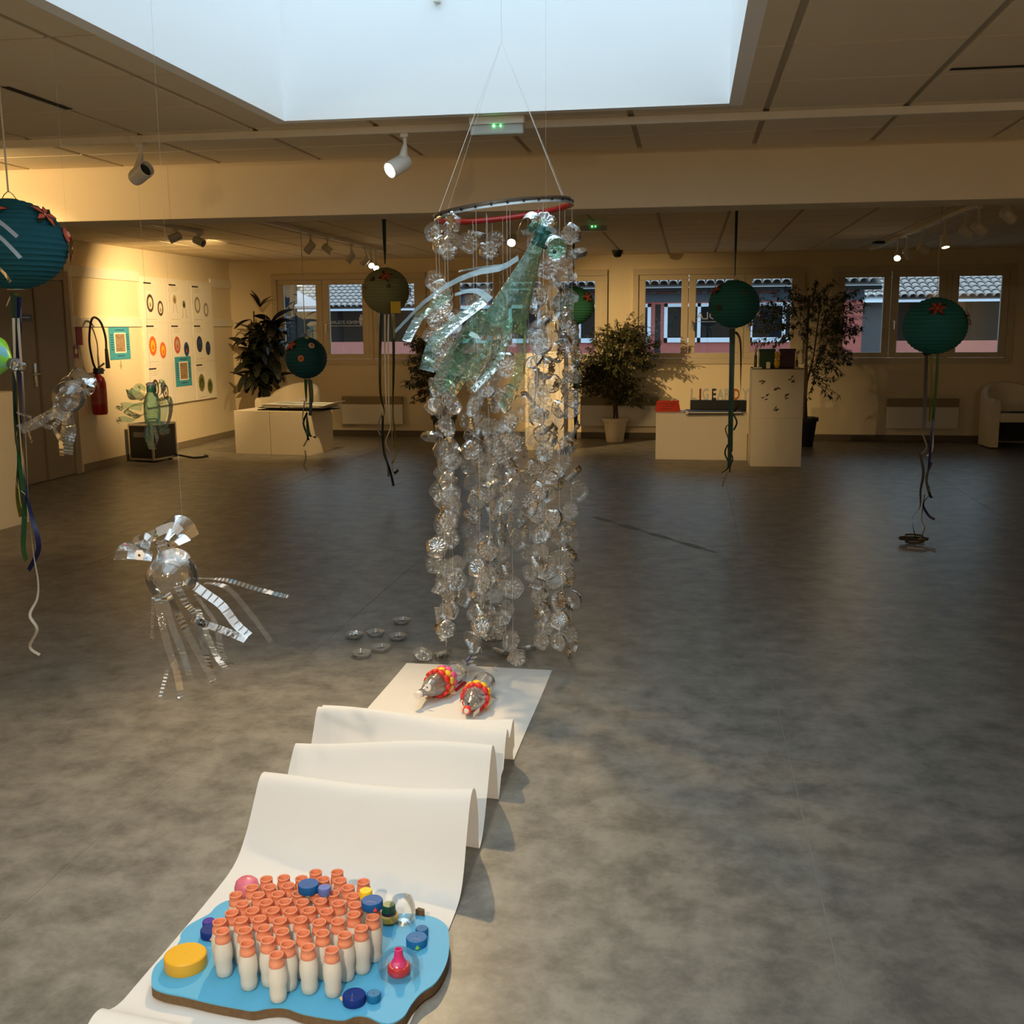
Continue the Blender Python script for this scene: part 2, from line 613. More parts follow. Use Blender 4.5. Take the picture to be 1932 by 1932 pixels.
# back windows
PW = None
for k, (x0, x1) in enumerate(WIN):
    w = thing('window_%d' % (k + 1), None, None, (x0, YB, WZ0), kind='structure')
    L, Hh = x1 - x0, WZ1 - WZ0
    f = MB()
    a = .05
    f.bbox(-.03, -.03, -.03, L + .03, .06, a, .005)
    f.bbox(-.03, -.03, Hh - a, L + .03, .06, Hh + .03, .005)
    f.bbox(-.03, -.03, a, a, .06, Hh - a, .005)
    f.bbox(L - a, -.03, a, L + .03, .06, Hh - a, .005)
    f.bbox(L * .647 - .03, -.018, a, L * .647 + .03, .06, Hh - a, .005)
    obj('window_frame', f, WOODF, w, False)
    cuts = [(a, L * .325), (L * .328, L * .647 - .031), (L * .647 + .031, L - a)]
    for q, (sx0, sx1) in enumerate(cuts):
        s = MB()
        fw, fh = .095, .07
        z0, z1 = a + .002, Hh - a - .002
        s.bbox(sx0, -.012, z0, sx1, .045, z0 + fh, .006)
        s.bbox(sx0, -.012, z1 - fh, sx1, .045, z1, .006)
        s.bbox(sx0, -.012, z0 + fh, sx0 + fw, .045, z1 - fh, .006)
        s.bbox(sx1 - fw, -.012, z0 + fh, sx1, .045, z1 - fh, .006)
        so = obj('sash', s, WOODF, w, False)
        obj('pane', MB().box(sx0 + fw - .005, .016, z0 + fh - .005, sx1 - fw + .005, .022, z1 - fh + .005), GLASS, so, False)
        if q in (1, 2):
            hx = sx0 + .045
            hm = MB().bbox(hx - .012, -.022, .47, hx + .012, -.012, .56, .003)
            hm.tube([(hx, -.02, .535), (hx, -.055, .535)], .008)
            hm.tube([(hx, -.055, .54), (hx, -.055, .43)], .009)
            obj('window_handle', hm, CHROME, so)

# window lettering, seen from the room in mirror writing
LET = mat('glowing_white_lettering', (.45, .45, .43), .5, emit=(.9, .9, .85, .04))  # letters given a slight glow of their own, though no lamp


def mirrored(body, px, py, size, win):
    p = at_y(px, py, YB + .01)
    M = Matrix.Translation((p.x, YB + .012, p.z)) @ Matrix.Rotation(PI, 4, 'Z') @ Matrix.Rotation(PI / 2, 4, 'X')
    me = text_mesh(body, size, M)
    me.transform(Matrix.Translation((-WIN[win][0], -YB, -WZ0)))
    link('window_lettering', me, LET, bpy.data.objects['window_%d' % (win + 1)], False)


mirrored('MENDI ZOLAN', 651, 611, .066, 0)
mirrored('MENDI ZOLAN', 1366, 602, .145, 2)
for win, x0, x1, py in ((0, 624, 690, 615), (2, 1312, 1386, 607)):
    p, q = at_y(x0, py, YB + .012), at_y(x1, py, YB + .012)
    o = (WIN[win][0], YB, WZ0)
    obj('window_line', MB().box(p.x, YB + .011, p.z - .004, q.x, YB + .013, p.z + .004), LET, bpy.data.objects['window_%d' % (win + 1)], False, o)
p = at_y(681, 605, YB + .012)
lg = MB()
for dx, dz, w_, h_ in ((0, -.06, .018, .055), (0, 0, .026, .05), (.004, .055, .016, .03)):
    lg.bbox(p.x + dx - w_, YB + .010, p.z + dz, p.x + dx + w_, YB + .013, p.z + dz + h_, .001)
obj('window_emblem', lg, LET, bpy.data.objects['window_1'], False, (WIN[0][0], YB, WZ0))

# left wall: rails, door
rails = [(10.86, 12.5, 2.155, 2.275), (10.86, 12.5, 1.61, 1.715), (14.5, YB, 2.155, 2.275), (14.5, YB, 1.61, 1.715)]
for i, (y0, y1, z0, z1) in enumerate(rails):
    struct('trim_%d' % (5 + i), MB().bbox(XL, y0, z0, XL + .022, y1, z1, .003), WHITE)
dr = thing('door_1', None, None, (XL, 9.65, 0), kind='structure')
D0, D1 = -1.2, 1.14
f = MB()
f.bbox(0, D1, 0, .05, D1 + .1, 2.2, .006)
f.bbox(0, D0 - .1, 0, .05, D0, 2.2, .006)
f.bbox(0, D0, 2.1, .05, D1, 2.2, .006)
obj('door_frame', f, mat('door_frame_paint', (.34, .28, .20), .5), dr, False)
for (y0, y1) in ((D0 + .004, .60), (.608, D1 - .004)):
    lf = obj('door_leaf', MB().bbox(.004, y0, .012, .036, y1, 2.095, .004), DOORM, dr, False)
    if y0 < 0:
        h = MB().bbox(.036, .50, 1.0, .044, .545, 1.24, .003)
        h.tube([(.04, .52, 1.13), (.09, .52, 1.13), (.09, .40, 1.13)], .009)
        h.lathe([(.012, 0), (.012, .006)], 10, Matrix.Translation((.044, .52, 1.03)) @ Matrix.Rotation(PI / 2, 4, 'Y'), cap1=True)
        obj('door_handle', h, CHROME, lf)
        sg = obj('door_sign', MB().bbox(.036, .34, 1.67, .041, .54, 1.74, .002), mat('navy_sign', (.02, .05, .09), .4), lf, False)
        obj('sign_line', MB().box(.0412, .38, 1.70, .0418, .50, 1.71), WHITE, lf, False)
obj('door_edge_strip', MB().bbox(.036, .59, .012, .046, .618, 2.095, .002), mat('door_strip', (.2, .16, .11), .5), dr, False)

# ================================================================== OUTSIDE
struct('courtyard_ground', MB().box(-40, YB + .25, -.4, 40, 60, -.3), mat('courtyard_paving', (.25, .24, .23), .9, var=.15, scale=2))
ROOFT = mat('roof_tile_clay', (.36, .315, .30), .85, var=.35, scale=3.0)
PINKW = mat('pink_render', (.40, .10, .085), .85, var=.08, scale=4)
PINKL = mat('light_pink_render', (.52, .19, .155), .85, var=.08, scale=4)
DKWOOD = mat('dark_eaves_timber', (.015, .016, .018), .8, spec=.1)
BLUEG = mat('blue_grey_fascia', (.035, .055, .08), .6)
EXTW = mat('exterior_white_frame', (.66, .72, .84), .5, var=.03)
DKGL = mat('dark_glass', (.006, .007, .009), .5, spec=.1)


def arch_tile(r=.112, L=.46, n=7):
    m = MB()
    vs, fs = [], []
    for j, (y, rr, dz) in enumerate(((0, r, .03), (L, r * .84, .0))):
        for q in (1.0, .86):
            for i in range(n):
                a = PI * i / (n - 1)
                vs.append((rr * q * math.cos(a), y, rr * q * math.sin(a) * .8 + dz))
    for i in range(n - 1):
        fs.append((i + 1, i, 2 * n + i, 2 * n + i + 1))
        fs.append((i, i + 1, n + i + 1, n + i))
        fs.append((n + i, n + i + 1, 3 * n + i + 1, 3 * n + i))
    return m.add(vs, fs).mesh('roof_tile')


TILE = arch_tile()
TILE.materials.append(ROOFT)


def roof(parent, x0, x1, y0, z0, rows, slope, ox, oy):
    th = math.radians(slope)
    n = int((x1 - x0) / .225)
    L = rows * .38
    s = MB()
    dy, dz = math.cos(th), math.sin(th)
    a = Vector((x0, y0, z0 - .02))
    b = Vector((x1, y0, z0 - .02))
    up = Vector((0, dy, dz)) * L
    dn = Vector((0, 0, -.08))
    s.add([a, b, b + up, a + up, a + dn, b + dn, b + up + dn, a + up + dn], [(0, 1, 2, 3), (7, 6, 5, 4), (0, 4, 5, 1), (1, 5, 6, 2), (2, 6, 7, 3), (3, 7, 4, 0)])
    obj('roof_deck', s, mat('roof_channel', (.11, .095, .09), .9), parent, False, (ox, oy, -.3))
    for r in range(rows):
        for i in range(n):
            o = bpy.data.objects.new('roof_tile', TILE)
            o.location = (x0 + .11 + i * .225 - ox, y0 - .05 + r * .38 * dy - oy, z0 + r * .38 * dz + .3)
            o.rotation_euler = (th, 0, R.uniform(-.03, .03))
            COL.objects.link(o)
            o.parent = parent


# central house
Yc = 27.4
cx0, cx1 = at_y(790, 540, 27).x, at_y(1664, 536, 27).x
hb = thing('courtyard_house', 'pink house with white framed windows under a tiled roof across the courtyard', 'building', (cx0, Yc, -.3))
o3 = (cx0, Yc, -.3)
obj('wall', MB().box(cx0 + .3, Yc, -.3, cx1 - .35, Yc + 4, 2.62), PINKW, hb, False, o3)
roof(hb, cx0, cx1, 27.0, 2.555, 3, 17, cx0, Yc)
obj('gutter', MB().box(cx0, 26.92, 2.485, cx1, 27.0, 2.505), mat('pale_gutter', (.32, .34, .37), .5), hb, False, o3)
obj('soffit', MB().box(cx0, 26.97, 2.4, cx1, Yc, 2.5), DKWOOD, hb, False, o3)
for i in range(22):
    x = cx0 + .3 + i * .62
    if x < cx1 - .2:
        obj('rafter', MB().box(x, 27.05, 2.36, x + .1, Yc, 2.41), mat('rafter_wood', (.06, .065, .075), .7), hb, False, o3)
obj('fascia_band', MB().box(cx0 + .28, Yc - .03, 2.16, cx1 - .33, Yc, 2.36), BLUEG, hb, False, o3)
for px0, px1 in ((830, 950), (960, 1075), (1090, 1228), (1253, 1385), (1413, 1545)):
    p0, p1 = at_y(px0, 610, Yc).x, at_y(px1, 610, Yc).x
    f = MB()
    z0, z1 = 1.16, 2.12
    t = .085
    f.box(p0, Yc - .05, z0, p1, Yc, z0 + t + .03)
    f.box(p0, Yc - .05, z1 - t, p1, Yc, z1)
    for x in (p0, (p0 + p1) / 2 - t / 2, p1 - t):
        f.box(x, Yc - .05, z0, x + t, Yc, z1)
    wf = obj('window', f, EXTW, hb, False, o3)
    obj('window_pane', MB().box(p0 + t, Yc - .02, z0 + t, p1 - t, Yc - .005, z1 - t), DKGL, wf, False, o3)
obj('house_door', MB().box(at_y(1236, 610, Yc).x, Yc - .02, -.3, at_y(1246, 610, Yc).x, Yc, 2.1), DKWOOD, hb, False, o3)

# galleries left and right, farther away
for nm, lab, px0, px1, Ye, ze, rows, ptop in (
        ('tiled_gallery', 'far pink gallery with pale tiled roof seen through the window beside the dark leafy plant', 530, 830, 38.0, 2.30, 8, 1.06),
        ('tiled_gallery', 'far pink gallery with tiled roof seen through the window beside the white tub chair', 1604, 1960, 32.0, 2.30, 8, 1.10)):
    x0, x1 = at_y(px0, 580, Ye).x, at_y(px1, 580, Ye).x
    g = thing(nm, lab, 'building', (x0, Ye, -.3))
    g3 = (x0, Ye, -.3)
    roof(g, x0, x1, Ye, ze, rows, 19, x0, Ye)
    obj('gutter', MB().box(x0, Ye - .06, ze - .12, x1, Ye, ze - .05), EXTW, g, False, g3)
    obj('parapet', MB().box(x0 - .6, Ye + .4, -.3, x1, Ye + .6, ptop), PINKL, g, False, g3)
    obj('back_wall', MB().box(x0 - .6, Ye + 3, -.3, x1, Ye + 3.2, 3.2), mat('gallery_shade_wall', (.035, .03, .024), .9, var=.2, scale=1.5), g, False, g3)  # shade of the covered gallery put into the wall colour
    for i in range(4):
        x = x0 + .2 + i * (x1 - x0) / 3.3
        obj('post', MB().box(x, Ye + .42, ptop, x + .16, Ye + .58, ze + .1), DKWOOD, g, False, g3)
    if px0 > 1000:
        a, b = at_y(1596, 610, Ye + .3).x, at_y(1672, 610, Ye + .3).x
        obj('grey_shutter', MB().box(a, Ye + .3, .6, b, Ye + .38, 2.2), mat('grey_shutter', (.07, .08, .09), .6), g, False, g3)
        obj('corner_post', MB().box(a - .2, Ye + .2, -.3, a, Ye + .4, 2.2), PINKL, g, False, g3)
        c, d = at_y(1632, 560, Ye + .1), at_y(1667, 560, Ye + .1)
        obj('awning', MB().add([(c.x - .05, Ye - .2, 2.18), (d.x + .05, Ye - .2, 2.18), (d.x, Ye + .25, 2.46), (c.x, Ye + .25, 2.46)], [(0, 1, 2, 3)]), mat('pale_awning', (.6, .66, .72), .5), g, False, g3)
    else:
        c0, c1, c2, c3 = at_y(547, 578, 33), at_y(606, 577, 33), at_y(606, 572, 33.3), at_y(554, 546, 35.2)
        lt = MB().add([c0, c1, c2, c3, c0 - Vector((0, 0, .07)), c1 - Vector((0, 0, .07))], [(0, 1, 2, 3), (0, 4, 5, 1)])
        obj('lean_to_roof', lt, mat('pale_flat_roof', (.42, .42, .46), .8), g, False, g3)
        dk = at_y(548, 600, 31)
        obj('side_wall', MB().box(dk.x - 3, 31, -.3, dk.x, 31.4, 4.2), DKWOOD, g, False, g3)
        dk = at_y(546, 600, 33)
        obj('drainpipe', MB().tube([(dk.x, 33.3, -.3), (dk.x + .1, 33.3, 3.4)], .1, 8), DKWOOD, g, True, g3)

# ================================================================== CEILING FITTINGS
RAILM = mat('white_track_rail', (.72, .66, .55), .45)


def rail(label, a, b, z1, cat='track rail'):
    a, b = Vector(a), Vector(b)
    w, h = .018, .036
    if abs(a.x - b.x) > abs(a.y - b.y):
        m = MB().bbox(a.x, a.y - w, z1 - h, b.x, a.y + w, z1, .003)
    else:
        m = MB().bbox(a.x - w, a.y, z1 - h, a.x + w, b.y, z1, .003)
    return tag(obj('track_rail', m, RAILM, None, False), label, cat)


rail('long white lighting rail in front of the ceiling beam', (XL + .02, 5.30, 0), (XR - .02, 5.30, 0), ZC)
rail('lighting rail on the ceiling running towards the window near the dark leafy plant', (-3.79, 7.0, 0), (-3.79, 13.35, 0), ZC)
rail('lighting rail on the ceiling running towards the window near the white tub chair', (2.30, 7.0, 0), (2.30, 14.7, 0), ZC)
rail('short lighting rail on the ceiling beside the wall of posters', (-4.85, 7.0, 0), (-4.85, 10.4, 0), ZC)


def spot(label, base, head_c, aim, lit, group, zrail=ZC - .036, size=1.0, power=0, deg=60, blend=.7):
    """track spotlight: adaptor on the rail, yoke, can"""
    base, head_c, aim = Vector(base), Vector(head_c), Vector(aim).normalized()
    t = thing('track_spotlight', label, 'spotlight', base, group=group)
    q = base
    a = MB().bbox(base.x - .02, base.y - .02, zrail - .02, base.x + .02, base.y + .02, zrail, .004)
    a.tube([(base.x, base.y, zrail - .02), (base.x, base.y, zrail - .06)], .010, 8)
    obj('adaptor', a, LAMPW, t, True, q)
    back = head_c - aim * .03
    yk = MB().tube([(base.x, base.y, zrail - .055), back.lerp(Vector((base.x, base.y, zrail - .05)), .45), back], [.012, .022 * size, .034 * size], 10)
    obj('yoke', yk, LAMPW, t, True, q)
    M = Matrix.Translation(head_c) @ frame_from(aim)
    r = .042 * size
    L = .062 * size
    can = MB().lathe([(r * .55, -L), (r * .9, -L * .9), (r, -L * .6), (r, L), (r * .86, L), (r * .8, L * .6)], 20, M, cap0=True)
    obj('can', can, LAMPW, t, True, q)
    bulb = MB().lathe([(r * .8, L * .62), (r * .5, L * .75), (.001, L * .8)], 18, M)
    obj('bulb', bulb, LAMPON if lit else BLACK, t, True, q)
    if power:
        spot_light('spot_beam', head_c + aim * (L + .02), head_c + aim * 3, power, deg, blend, .04)
    return t


ga, gb, gc, gd = 'spotlights on the long front rail', 'spotlights on the rail near the dark leafy plant', 'spotlights on the rail near the tub chair', 'spotlights on the short rail by the posters'
h = at_y(265, 328, 5.30)
spot('unlit white spotlight on the long front rail, its can turned away from the room', (h.x + .01, 5.30, 0), h, (.75, -.4, .3), False, ga, size=1.0)
h = at_y(752, 312, 5.30)
spot('lit white spotlight on the long front rail, its bulb facing the paper roll', (h.x + .035, 5.30, 0), h, (-.50, -.62, -.42), True, ga, size=1.0)


def rail_spot(label, px, py, X, aim, lit, group, size=.95, **k):
    d = ray(px, py)
    s = X / d.x
    h = EYE + d * s
    h.z = min(h.z, 2.44)
    return spot(label, (X, h.y + .02, 0), h, aim, lit, group, size=size, **k)


u1 = 'unlit white spotlight on the rail leading to the window near the dark leafy plant'
for px, py, aim in ((585, 467, (-.5, .1, -.5)), (617, 470, (.6, .2, -.5)), (662, 487, (-.5, -.2, -.6)), (688, 493, (-.5, -.2, -.6))):
    rail_spot(u1, px, py, -3.79, aim, False, gb)
u2 = 'lit spotlight on the rail leading to the window near the dark leafy plant'
for px, py in ((699, 497), (708, 502)):
    rail_spot(u2, px, py, -3.79, (.45, -.8, -.55), True, gb)
u3 = 'unlit white spotlight on the rail leading to the window near the white tub chair'
for px, py, aim in ((1901, 407, (.7, .5, -.5)), (1847, 430, (.7, .4, -.5)), (1822, 437, (.7, .4, -.5)), (1741, 470, (.7, .3, -.3)), (1712, 478, (.5, .5, -.6))):
    rail_spot(u3, px, py, 2.30, aim, False, gc)
u4 = 'lit spotlight on the rail leading to the window near the white tub chair'
for px, py, aim in ((1783, 455, (.1, -.25, -.95)), (1694, 483, (-.25, -.85, -.5))):
    rail_spot(u4, px, py, 2.30, aim, True, gc)
rail_spot('dark-ended unlit spotlight on the short rail beside the wall of posters', 330, 432, -4.85, (-.7, -.2, -.3), False, gd)
rail_spot('white unlit spotlight on the short rail beside the wall of posters', 374, 434, -4.85, (.7, -.1, -.3), False, gd)
h = at_y(966, 452, 9.6)
spot('bright lit spotlight on the ceiling behind the green bottle creature', (h.x, 9.62, 0), h, (.05, -.8, -.5), True, 'single ceiling spotlight', zrail=ZC)


def exit_light(label, c, w, hgt, d):
    t = thing('exit_light', label, 'emergency light', c)
    obj('housing', MB().bbox(-w / 2, -d / 2, -hgt * .45, w / 2, d / 2, 0, .006), LAMPW, t, False)
    obj('diffuser', MB().bbox(-w / 2 + .004, -d / 2 + .004, -hgt, w / 2 - .004, d / 2 - .004, -hgt * .45, .008), mat('milky_diffuser', (.42, .44, .40), .3), t, False)
    for x in (-.012, .02):
        obj('green_lamp', MB().ball((x, -d / 2 - .001, -hgt * .55), .006 if x < 0 else .003, .004, .006, 8, 6), GREENLED, t)
    return t


c = at_z(938, 232, ZC - .03)
exit_light('emergency exit light with a green lamp on the ceiling above the bicycle rim', (c.x, 5.165, ZC), .26, .085, .07)
c = at_z(1120, 426, ZC - .04)
exit_light('emergency exit light with a green lamp on the ceiling behind the beam', (c.x, c.y, ZC), .26, .09, .07)
c = at_z(1165, 472, ZC)
t = thing('dome_camera', 'black dome camera under the ceiling above the potted fig tree', 'camera', (c.x, 14.3, ZC))
obj('camera_base', MB().lathe([(.001, 0), (.07, 0), (.07, -.03), (.062, -.035)], 20), BLACK, t)
obj('camera_dome', MB().lathe([(.062, -.033), (.058, -.06), (.04, -.088), (.001, -.1)], 20), mat('smoked_dome', (.01, .01, .012), .15), t)
h = at_y(1658, 458, 13.6)
tag(obj('ceiling_sensor', MB().bbox(h.x - .06, 13.56, ZC - .03, h.x + .06, 13.68, ZC, .006), BLACK, None, False), 'small dark sensor box on the ceiling by the rail near the tub chair', 'sensor')

# ================================================================== RADIATORS


def radiator(label, x0, x1, z0=.18, z1=.585):
    t = thing('wall_radiator', label, 'radiator', ((x0 + x1) / 2, YB, z0))
    w = (x1 - x0) / 2
    hh = z1 - z0
    obj('radiator_panel', MB().bbox(-w, -.085, 0, w, -.02, hh * .72, .006), WHITE, t, False)
    obj('radiator_top', MB().bbox(-w, -.07, hh * .72, w, -.02, hh, .004), mat('radiator_grille', (.30, .235, .14), .6), t, False)
    for i in range(5):
        z = hh * (.75 + i * .05)
        obj('grille_slat', MB().box(-w + .02, -.078, z, w - .02, -.069, z + .009), mat('radiator_slat', (.36, .28, .17), .6), t, False)
    obj('wall_bracket', MB().box(-w * .6, -.02, .05, w * .6, -.001, hh * .8), DARKT, t, False)
    return t


radiator('cream electric wall radiator beside the white tub chair', 2.68, 3.60)
radiator('cream electric wall radiator beside the box with the large portfolio', -5.02, -4.10)
radiator('cream electric wall radiator behind the potted fig tree in the white pot', -1.5, -.40)

# ================================================================== LEFT WALL ITEMS
pb = thing('display_board', 'large white display board mounted on the wall, carrying rows of drawing posters', 'board', (XL + .001, 13.5, 1.4))
obj('panel_board', MB().bbox(.0, -1.0, -.79, .03, 1.0, .82, .003), mat('poster_panel_white', (.88, .83, .72), .7), pb, False)
INK = mat('dark_ink', (.05, .035, .03), .7)
INKL = mat('pale_ink', (.42, .34, .25), .7)
PRINT = {n: mat('print_' + n, c, .7, var=.15, scale=60) for n, c in dict(
    brown=(.10, .05, .035), orange=(.85, .16, .03), yellow=(.95, .55, .02), blue=(.04, .08, .22), red=(.6, .09, .06), olive=(.22, .2, .06),
    green=(.05, .10, .03), grey=(.33, .3, .25), navy=(.03, .03, .07), cream=(.85, .78, .62), tan=(.55, .4, .25)).items()}


def oval(y, z, ry, rz, x, n=22, bump=0):
    return MB().poly([(x, y + (ry * (1 + bump * (i % 2))) * math.cos(2 * PI * i / n), z + (rz * (1 + bump * (i % 2))) * math.sin(2 * PI * i / n)) for i in range(n)])


POS = [  # row, column, label, list of (dy, dz, ry, rz, colour, inner)
    (0, 0, 'white poster with two dark brown ring-shaped face drawings', [('brown', 'cream', 'grey')]),
    (0, 1, 'white poster with two long-legged squid drawings', [('olive', 'tan', 'tan')]),
    (0, 2, 'white poster with two faint grey pencil drawings', [('grey', 'cream', 'cream')]),
    (1, 0, 'white poster with two orange sun-like face drawings', [('orange', 'yellow', 'orange')]),
    (1, 1, 'white poster with a red oval and a blue and red oval drawing', [('red', 'blue', 'red')]),
    (1, 2, 'white poster with two dark blue oval drawings', [('navy', 'blue', 'navy')]),
    (2, 0, 'white poster with two dark arch-shaped drawings above the green squid', [('brown', 'cream', 'navy')]),
    (2, 2, 'white poster with two spiky green oval drawings', [('olive', 'green', 'olive')])]
PAPERW = mat('poster_paper', (.90, .86, .77), .75, var=.02)
for r, c, lab, cols in POS:
    y0 = 12.53 + c * .66
    z0 = 2.17 - r * .53
    t = thing('poster', lab, 'poster', (XL + .031, y0, z0), group=None)
    obj('sheet', MB().box(0, 0, -.5, .002, .6, 0), PAPERW, t, False)
    obj('title', MB().box(.002, .03, -.035, .0026, .22, -.015), INK, t, False)
    lines = MB()
    for q in range(3):
        lines.box(.002, .08, -.06 - q * .022, .0026, .30 - .03 * q, -.057 - q * .022)
    lines.box(.002, .03, -.25, .0026, .034, -.06)
    lines.box(.002, .06, -.47, .0026, .30, -.466)
    obj('caption', lines, INKL, t, False)['kind'] = 'stuff'
    a, b, d = cols[0]
    sp = .18 if a in ('orange', 'olive') and r > 0 else 0
    for k, (yy, zz, s) in enumerate(((.17, -.27, 1.0), (.43, -.33, .86))):
        if (r, c) == (1, 1):
            aa, bb, dd = (('red', 'tan', 'red'), ('blue', 'navy', 'red'))[k]
        else:
            aa, bb, dd = a, b, d
        if (r, c) == (0, 1):
            dm = oval(yy, zz + .06, .05 * s, .06 * s, .0026)
            for q in (-.04, .04):
                dm.strip([(.0026, yy + q, zz), (.0026, yy + q * 1.2, zz - .09), (.0026, yy + q * 2, zz - .12)], .008, wd=(0, 1, 0))
            dr_ = obj('drawing', dm, PRINT['tan' if k == 0 else 'olive'], t, False)
            obj('drawing_centre', oval(yy, zz + .05, .025 * s, .03 * s, .0032), PRINT['olive' if k == 0 else 'navy'], dr_, False)
            continue
        n = 44 if sp else 22
        dr_ = obj('drawing', oval(yy, zz, .088 * s, .112 * s, .0026, n, sp), PRINT[aa], t, False)
        obj('drawing_centre', oval(yy, zz, .055 * s, .075 * s, .0032), PRINT[bb], dr_, False)
        obj('drawing_mark', oval(yy, zz - .02, .022 * s, .03 * s, .0038), PRINT[dd], dr_, False)


def blue_sign(label, y0, z0, w, hh, x):
    t = thing('blue_poster', label, 'poster', (x, y0, z0))
    BL = mat('blue_card', (.06, .36, .52), .6)
    obj('sheet', MB().bbox(0, 0, -hh, .003, w, 0, .001), BL, t, False)
    ph = obj('photo_border', MB().bbox(.003, w * .24, -hh * .80, .0045, w * .80, -hh * .17, .0005), PAPERW, t, False)
    obj('photo', MB().box(.0045, w * .29, -hh * .76, .005, w * .75, -hh * .21), mat('group_photo', (.36, .25, .15), .5, var=.9, scale=22, detail=2), ph, False)
    wr = MB()
    for q in range(7):
        z = -hh * (.25 + .075 * q)
        wr.box(.003, w * .06, z, .0036, w * .19, z + hh * .025)
        wr.box(.003, w * .84, z, .0036, w * .95, z + hh * .025)
    wr.box(.003, w * .3, -hh * .1, .0036, w * .75, -hh * .075)
    wr.box(.003, w * .35, -hh * .9, .0036, w * .7, -hh * .875)
    obj('writing', wr, mat('navy_ink', (.02, .06, .12), .7), t, False)['kind'] = 'stuff'
    return t


blue_sign('blue poster framing a group photo, above the fire extinguisher', 11.72, 1.605, .47, .38, XL + .002)
blue_sign('blue poster framing a group photo, among the drawing posters', 13.26, 1.215, .46, .39, XL + .033)
ar = at_x(228, 688, XL)
tag(obj('paper_arrow', MB().add([(XL + .002, ar.y - .01, ar.z + .05), (XL + .002, ar.y + .012, ar.z + .05), (XL + .002, ar.y + .012, ar.z), (XL + .002, ar.y + .035, ar.z), (XL + .002, ar.y, ar.z - .06), (XL + .002, ar.y - .035, ar.z), (XL + .002, ar.y - .01, ar.z)], [(0, 1, 2, 3, 4, 5, 6)]), mat('kraft', (.5, .4, .24), .8), None, False), 'small paper arrow on the wall below the blue poster', 'arrow')
tag(obj('safety_sign', MB().bbox(XL, 11.03, 1.40 + .01, XL + .006, 11.16, 1.61, .001), mat('red_sign', (.30, .035, .02), .5, var=.8, scale=25), None, False), 'small red safety sign on the wall above the fire extinguisher', 'sign')
t = thing('alarm_box', 'red fire alarm call box on the wall beside the door', 'alarm', (XL, 10.93, 1.34))
obj('alarm_case', MB().bbox(0, -.055, -.07, .05, .055, .07, .006), mat('alarm_red', (.30, .02, .015), .4), t, False)
obj('alarm_plate', MB().box(.05, -.022, -.022, .052, .03, .03), PAPERW, t, False)
tag(obj('wall_cable', MB().tube([(XL + .008, 10.98, 1.41), (XL + .01, 11.08, 1.40), (XL + .008, 11.1, 1.3), (XL + .008, 11.08, .95)], .005), WHITE), 'thin white cable running down the wall from the alarm box', 'cable')

# fire extinguisher
t = thing('fire_extinguisher', 'red fire extinguisher with a black looped hose hanging on the wall', 'extinguisher', (XL + .1, 11.25, .62))
RDX = mat('extinguisher_red', (.30, .012, .010), .3)
obj('tank', MB().lathe([(.001, 0), (.075, .005), (.085, .03), (.085, .36), (.07, .42), (.035, .45), (.03, .47)], 24), RDX, t)
obj('tank_label', MB().lathe([(.0858, .12), (.0858, .3)], 24), mat('extinguisher_print', (.30, .05, .04), .4, var=.6, scale=14), t)
obj('valve', MB().bbox(-.03, -.04, .46, .03, .09, .53, .008), BLACK, t, False)
obj('lever', MB().tube([(0, .03, .53), (0, .15, .575)], .012).tube([(0, .03, .5), (0, .15, .5)], .01), BLACK, t)
obj('hose', MB().tube(resample([(0, -.03, .52), (.01, -.10, .62), (.02, -.15, .85), (.02, -.06, 1.08), (.02, .10, 1.05), (.02, .19, .88), (.02, .19, .72)], 30), .013, 8), BLACK, t)
obj('nozzle', MB().tube([(.02, .19, .74), (.02, .2, .52)], [.018, .026], 10), BLACK, t)
obj('wall_hook', MB().box(-.1, -.03, .38, -.075, .03, .46), CHROME, t, False)

# amplifier case
t = thing('amplifier_case', 'black amplifier flight case with metal edges on the floor by the wall', 'amplifier', (-6.42, 12.08, 0), math.radians(-12))
ax, ay, az = .17, .21, .45
obj('case_body', MB().bbox(-ax, -ay, .03, ax, ay, az, .008), BLACK, t, False)
e = MB()
for sx in (-1, 1):
    for sy in (-1, 1):
        e.bbox(sx * ax - .012, sy * ay - .012, .03, sx * ax + .012, sy * ay + .012, az, .004)
    for z in (.035, az):
        e.bbox(sx * ax - .012, -ay, z - .012, sx * ax + .012, ay, z + .012, .004)
for sy in (-1, 1):
    for z in (.035, az):
        e.bbox(-ax, sy * ay - .012, z - .012, ax, sy * ay + .012, z + .012, .004)
obj('edge_trim', e, CHROME, t, False)
obj('front_plate', MB().bbox(ax, -.09, .32, ax + .01, .09, .38, .003), mat('grey_plate', (.12, .12, .12), .4), t, False)
obj('side_plate', MB().bbox(-.1, -ay - .01, .3, .1, -ay, .36, .003), mat('grey_plate', (.12, .12, .12), .4), t, False)
obj('carry_handle', MB().tube(resample([(0, -.1, az), (0, -.08, az + .05), (0, .08, az + .05), (0, .1, az)], 14), .01, 8), CHROME, t)
for sx in (-1, 1):
    for sy in (-1, 1):
        obj('foot', MB().lathe([(.025, 0), (.022, .032)], 10, Matrix.Translation((sx * .12, sy * .15, 0)), cap0=True), BLACK, t)
cpts = [(-6.2, 12.2, .06), (-6.1, 12.35, .012), (-5.98, 12.3, .012), (-5.9, 12.45, .012), (-5.98, 12.55, .012)]
tag(obj('power_cable', MB().tube(resample(cpts, 24), .012, 6), BLACK), 'black power cable lying on the floor behind the amplifier', 'cable')

# ================================================================== PLINTHS AND WHAT STANDS ON THEM


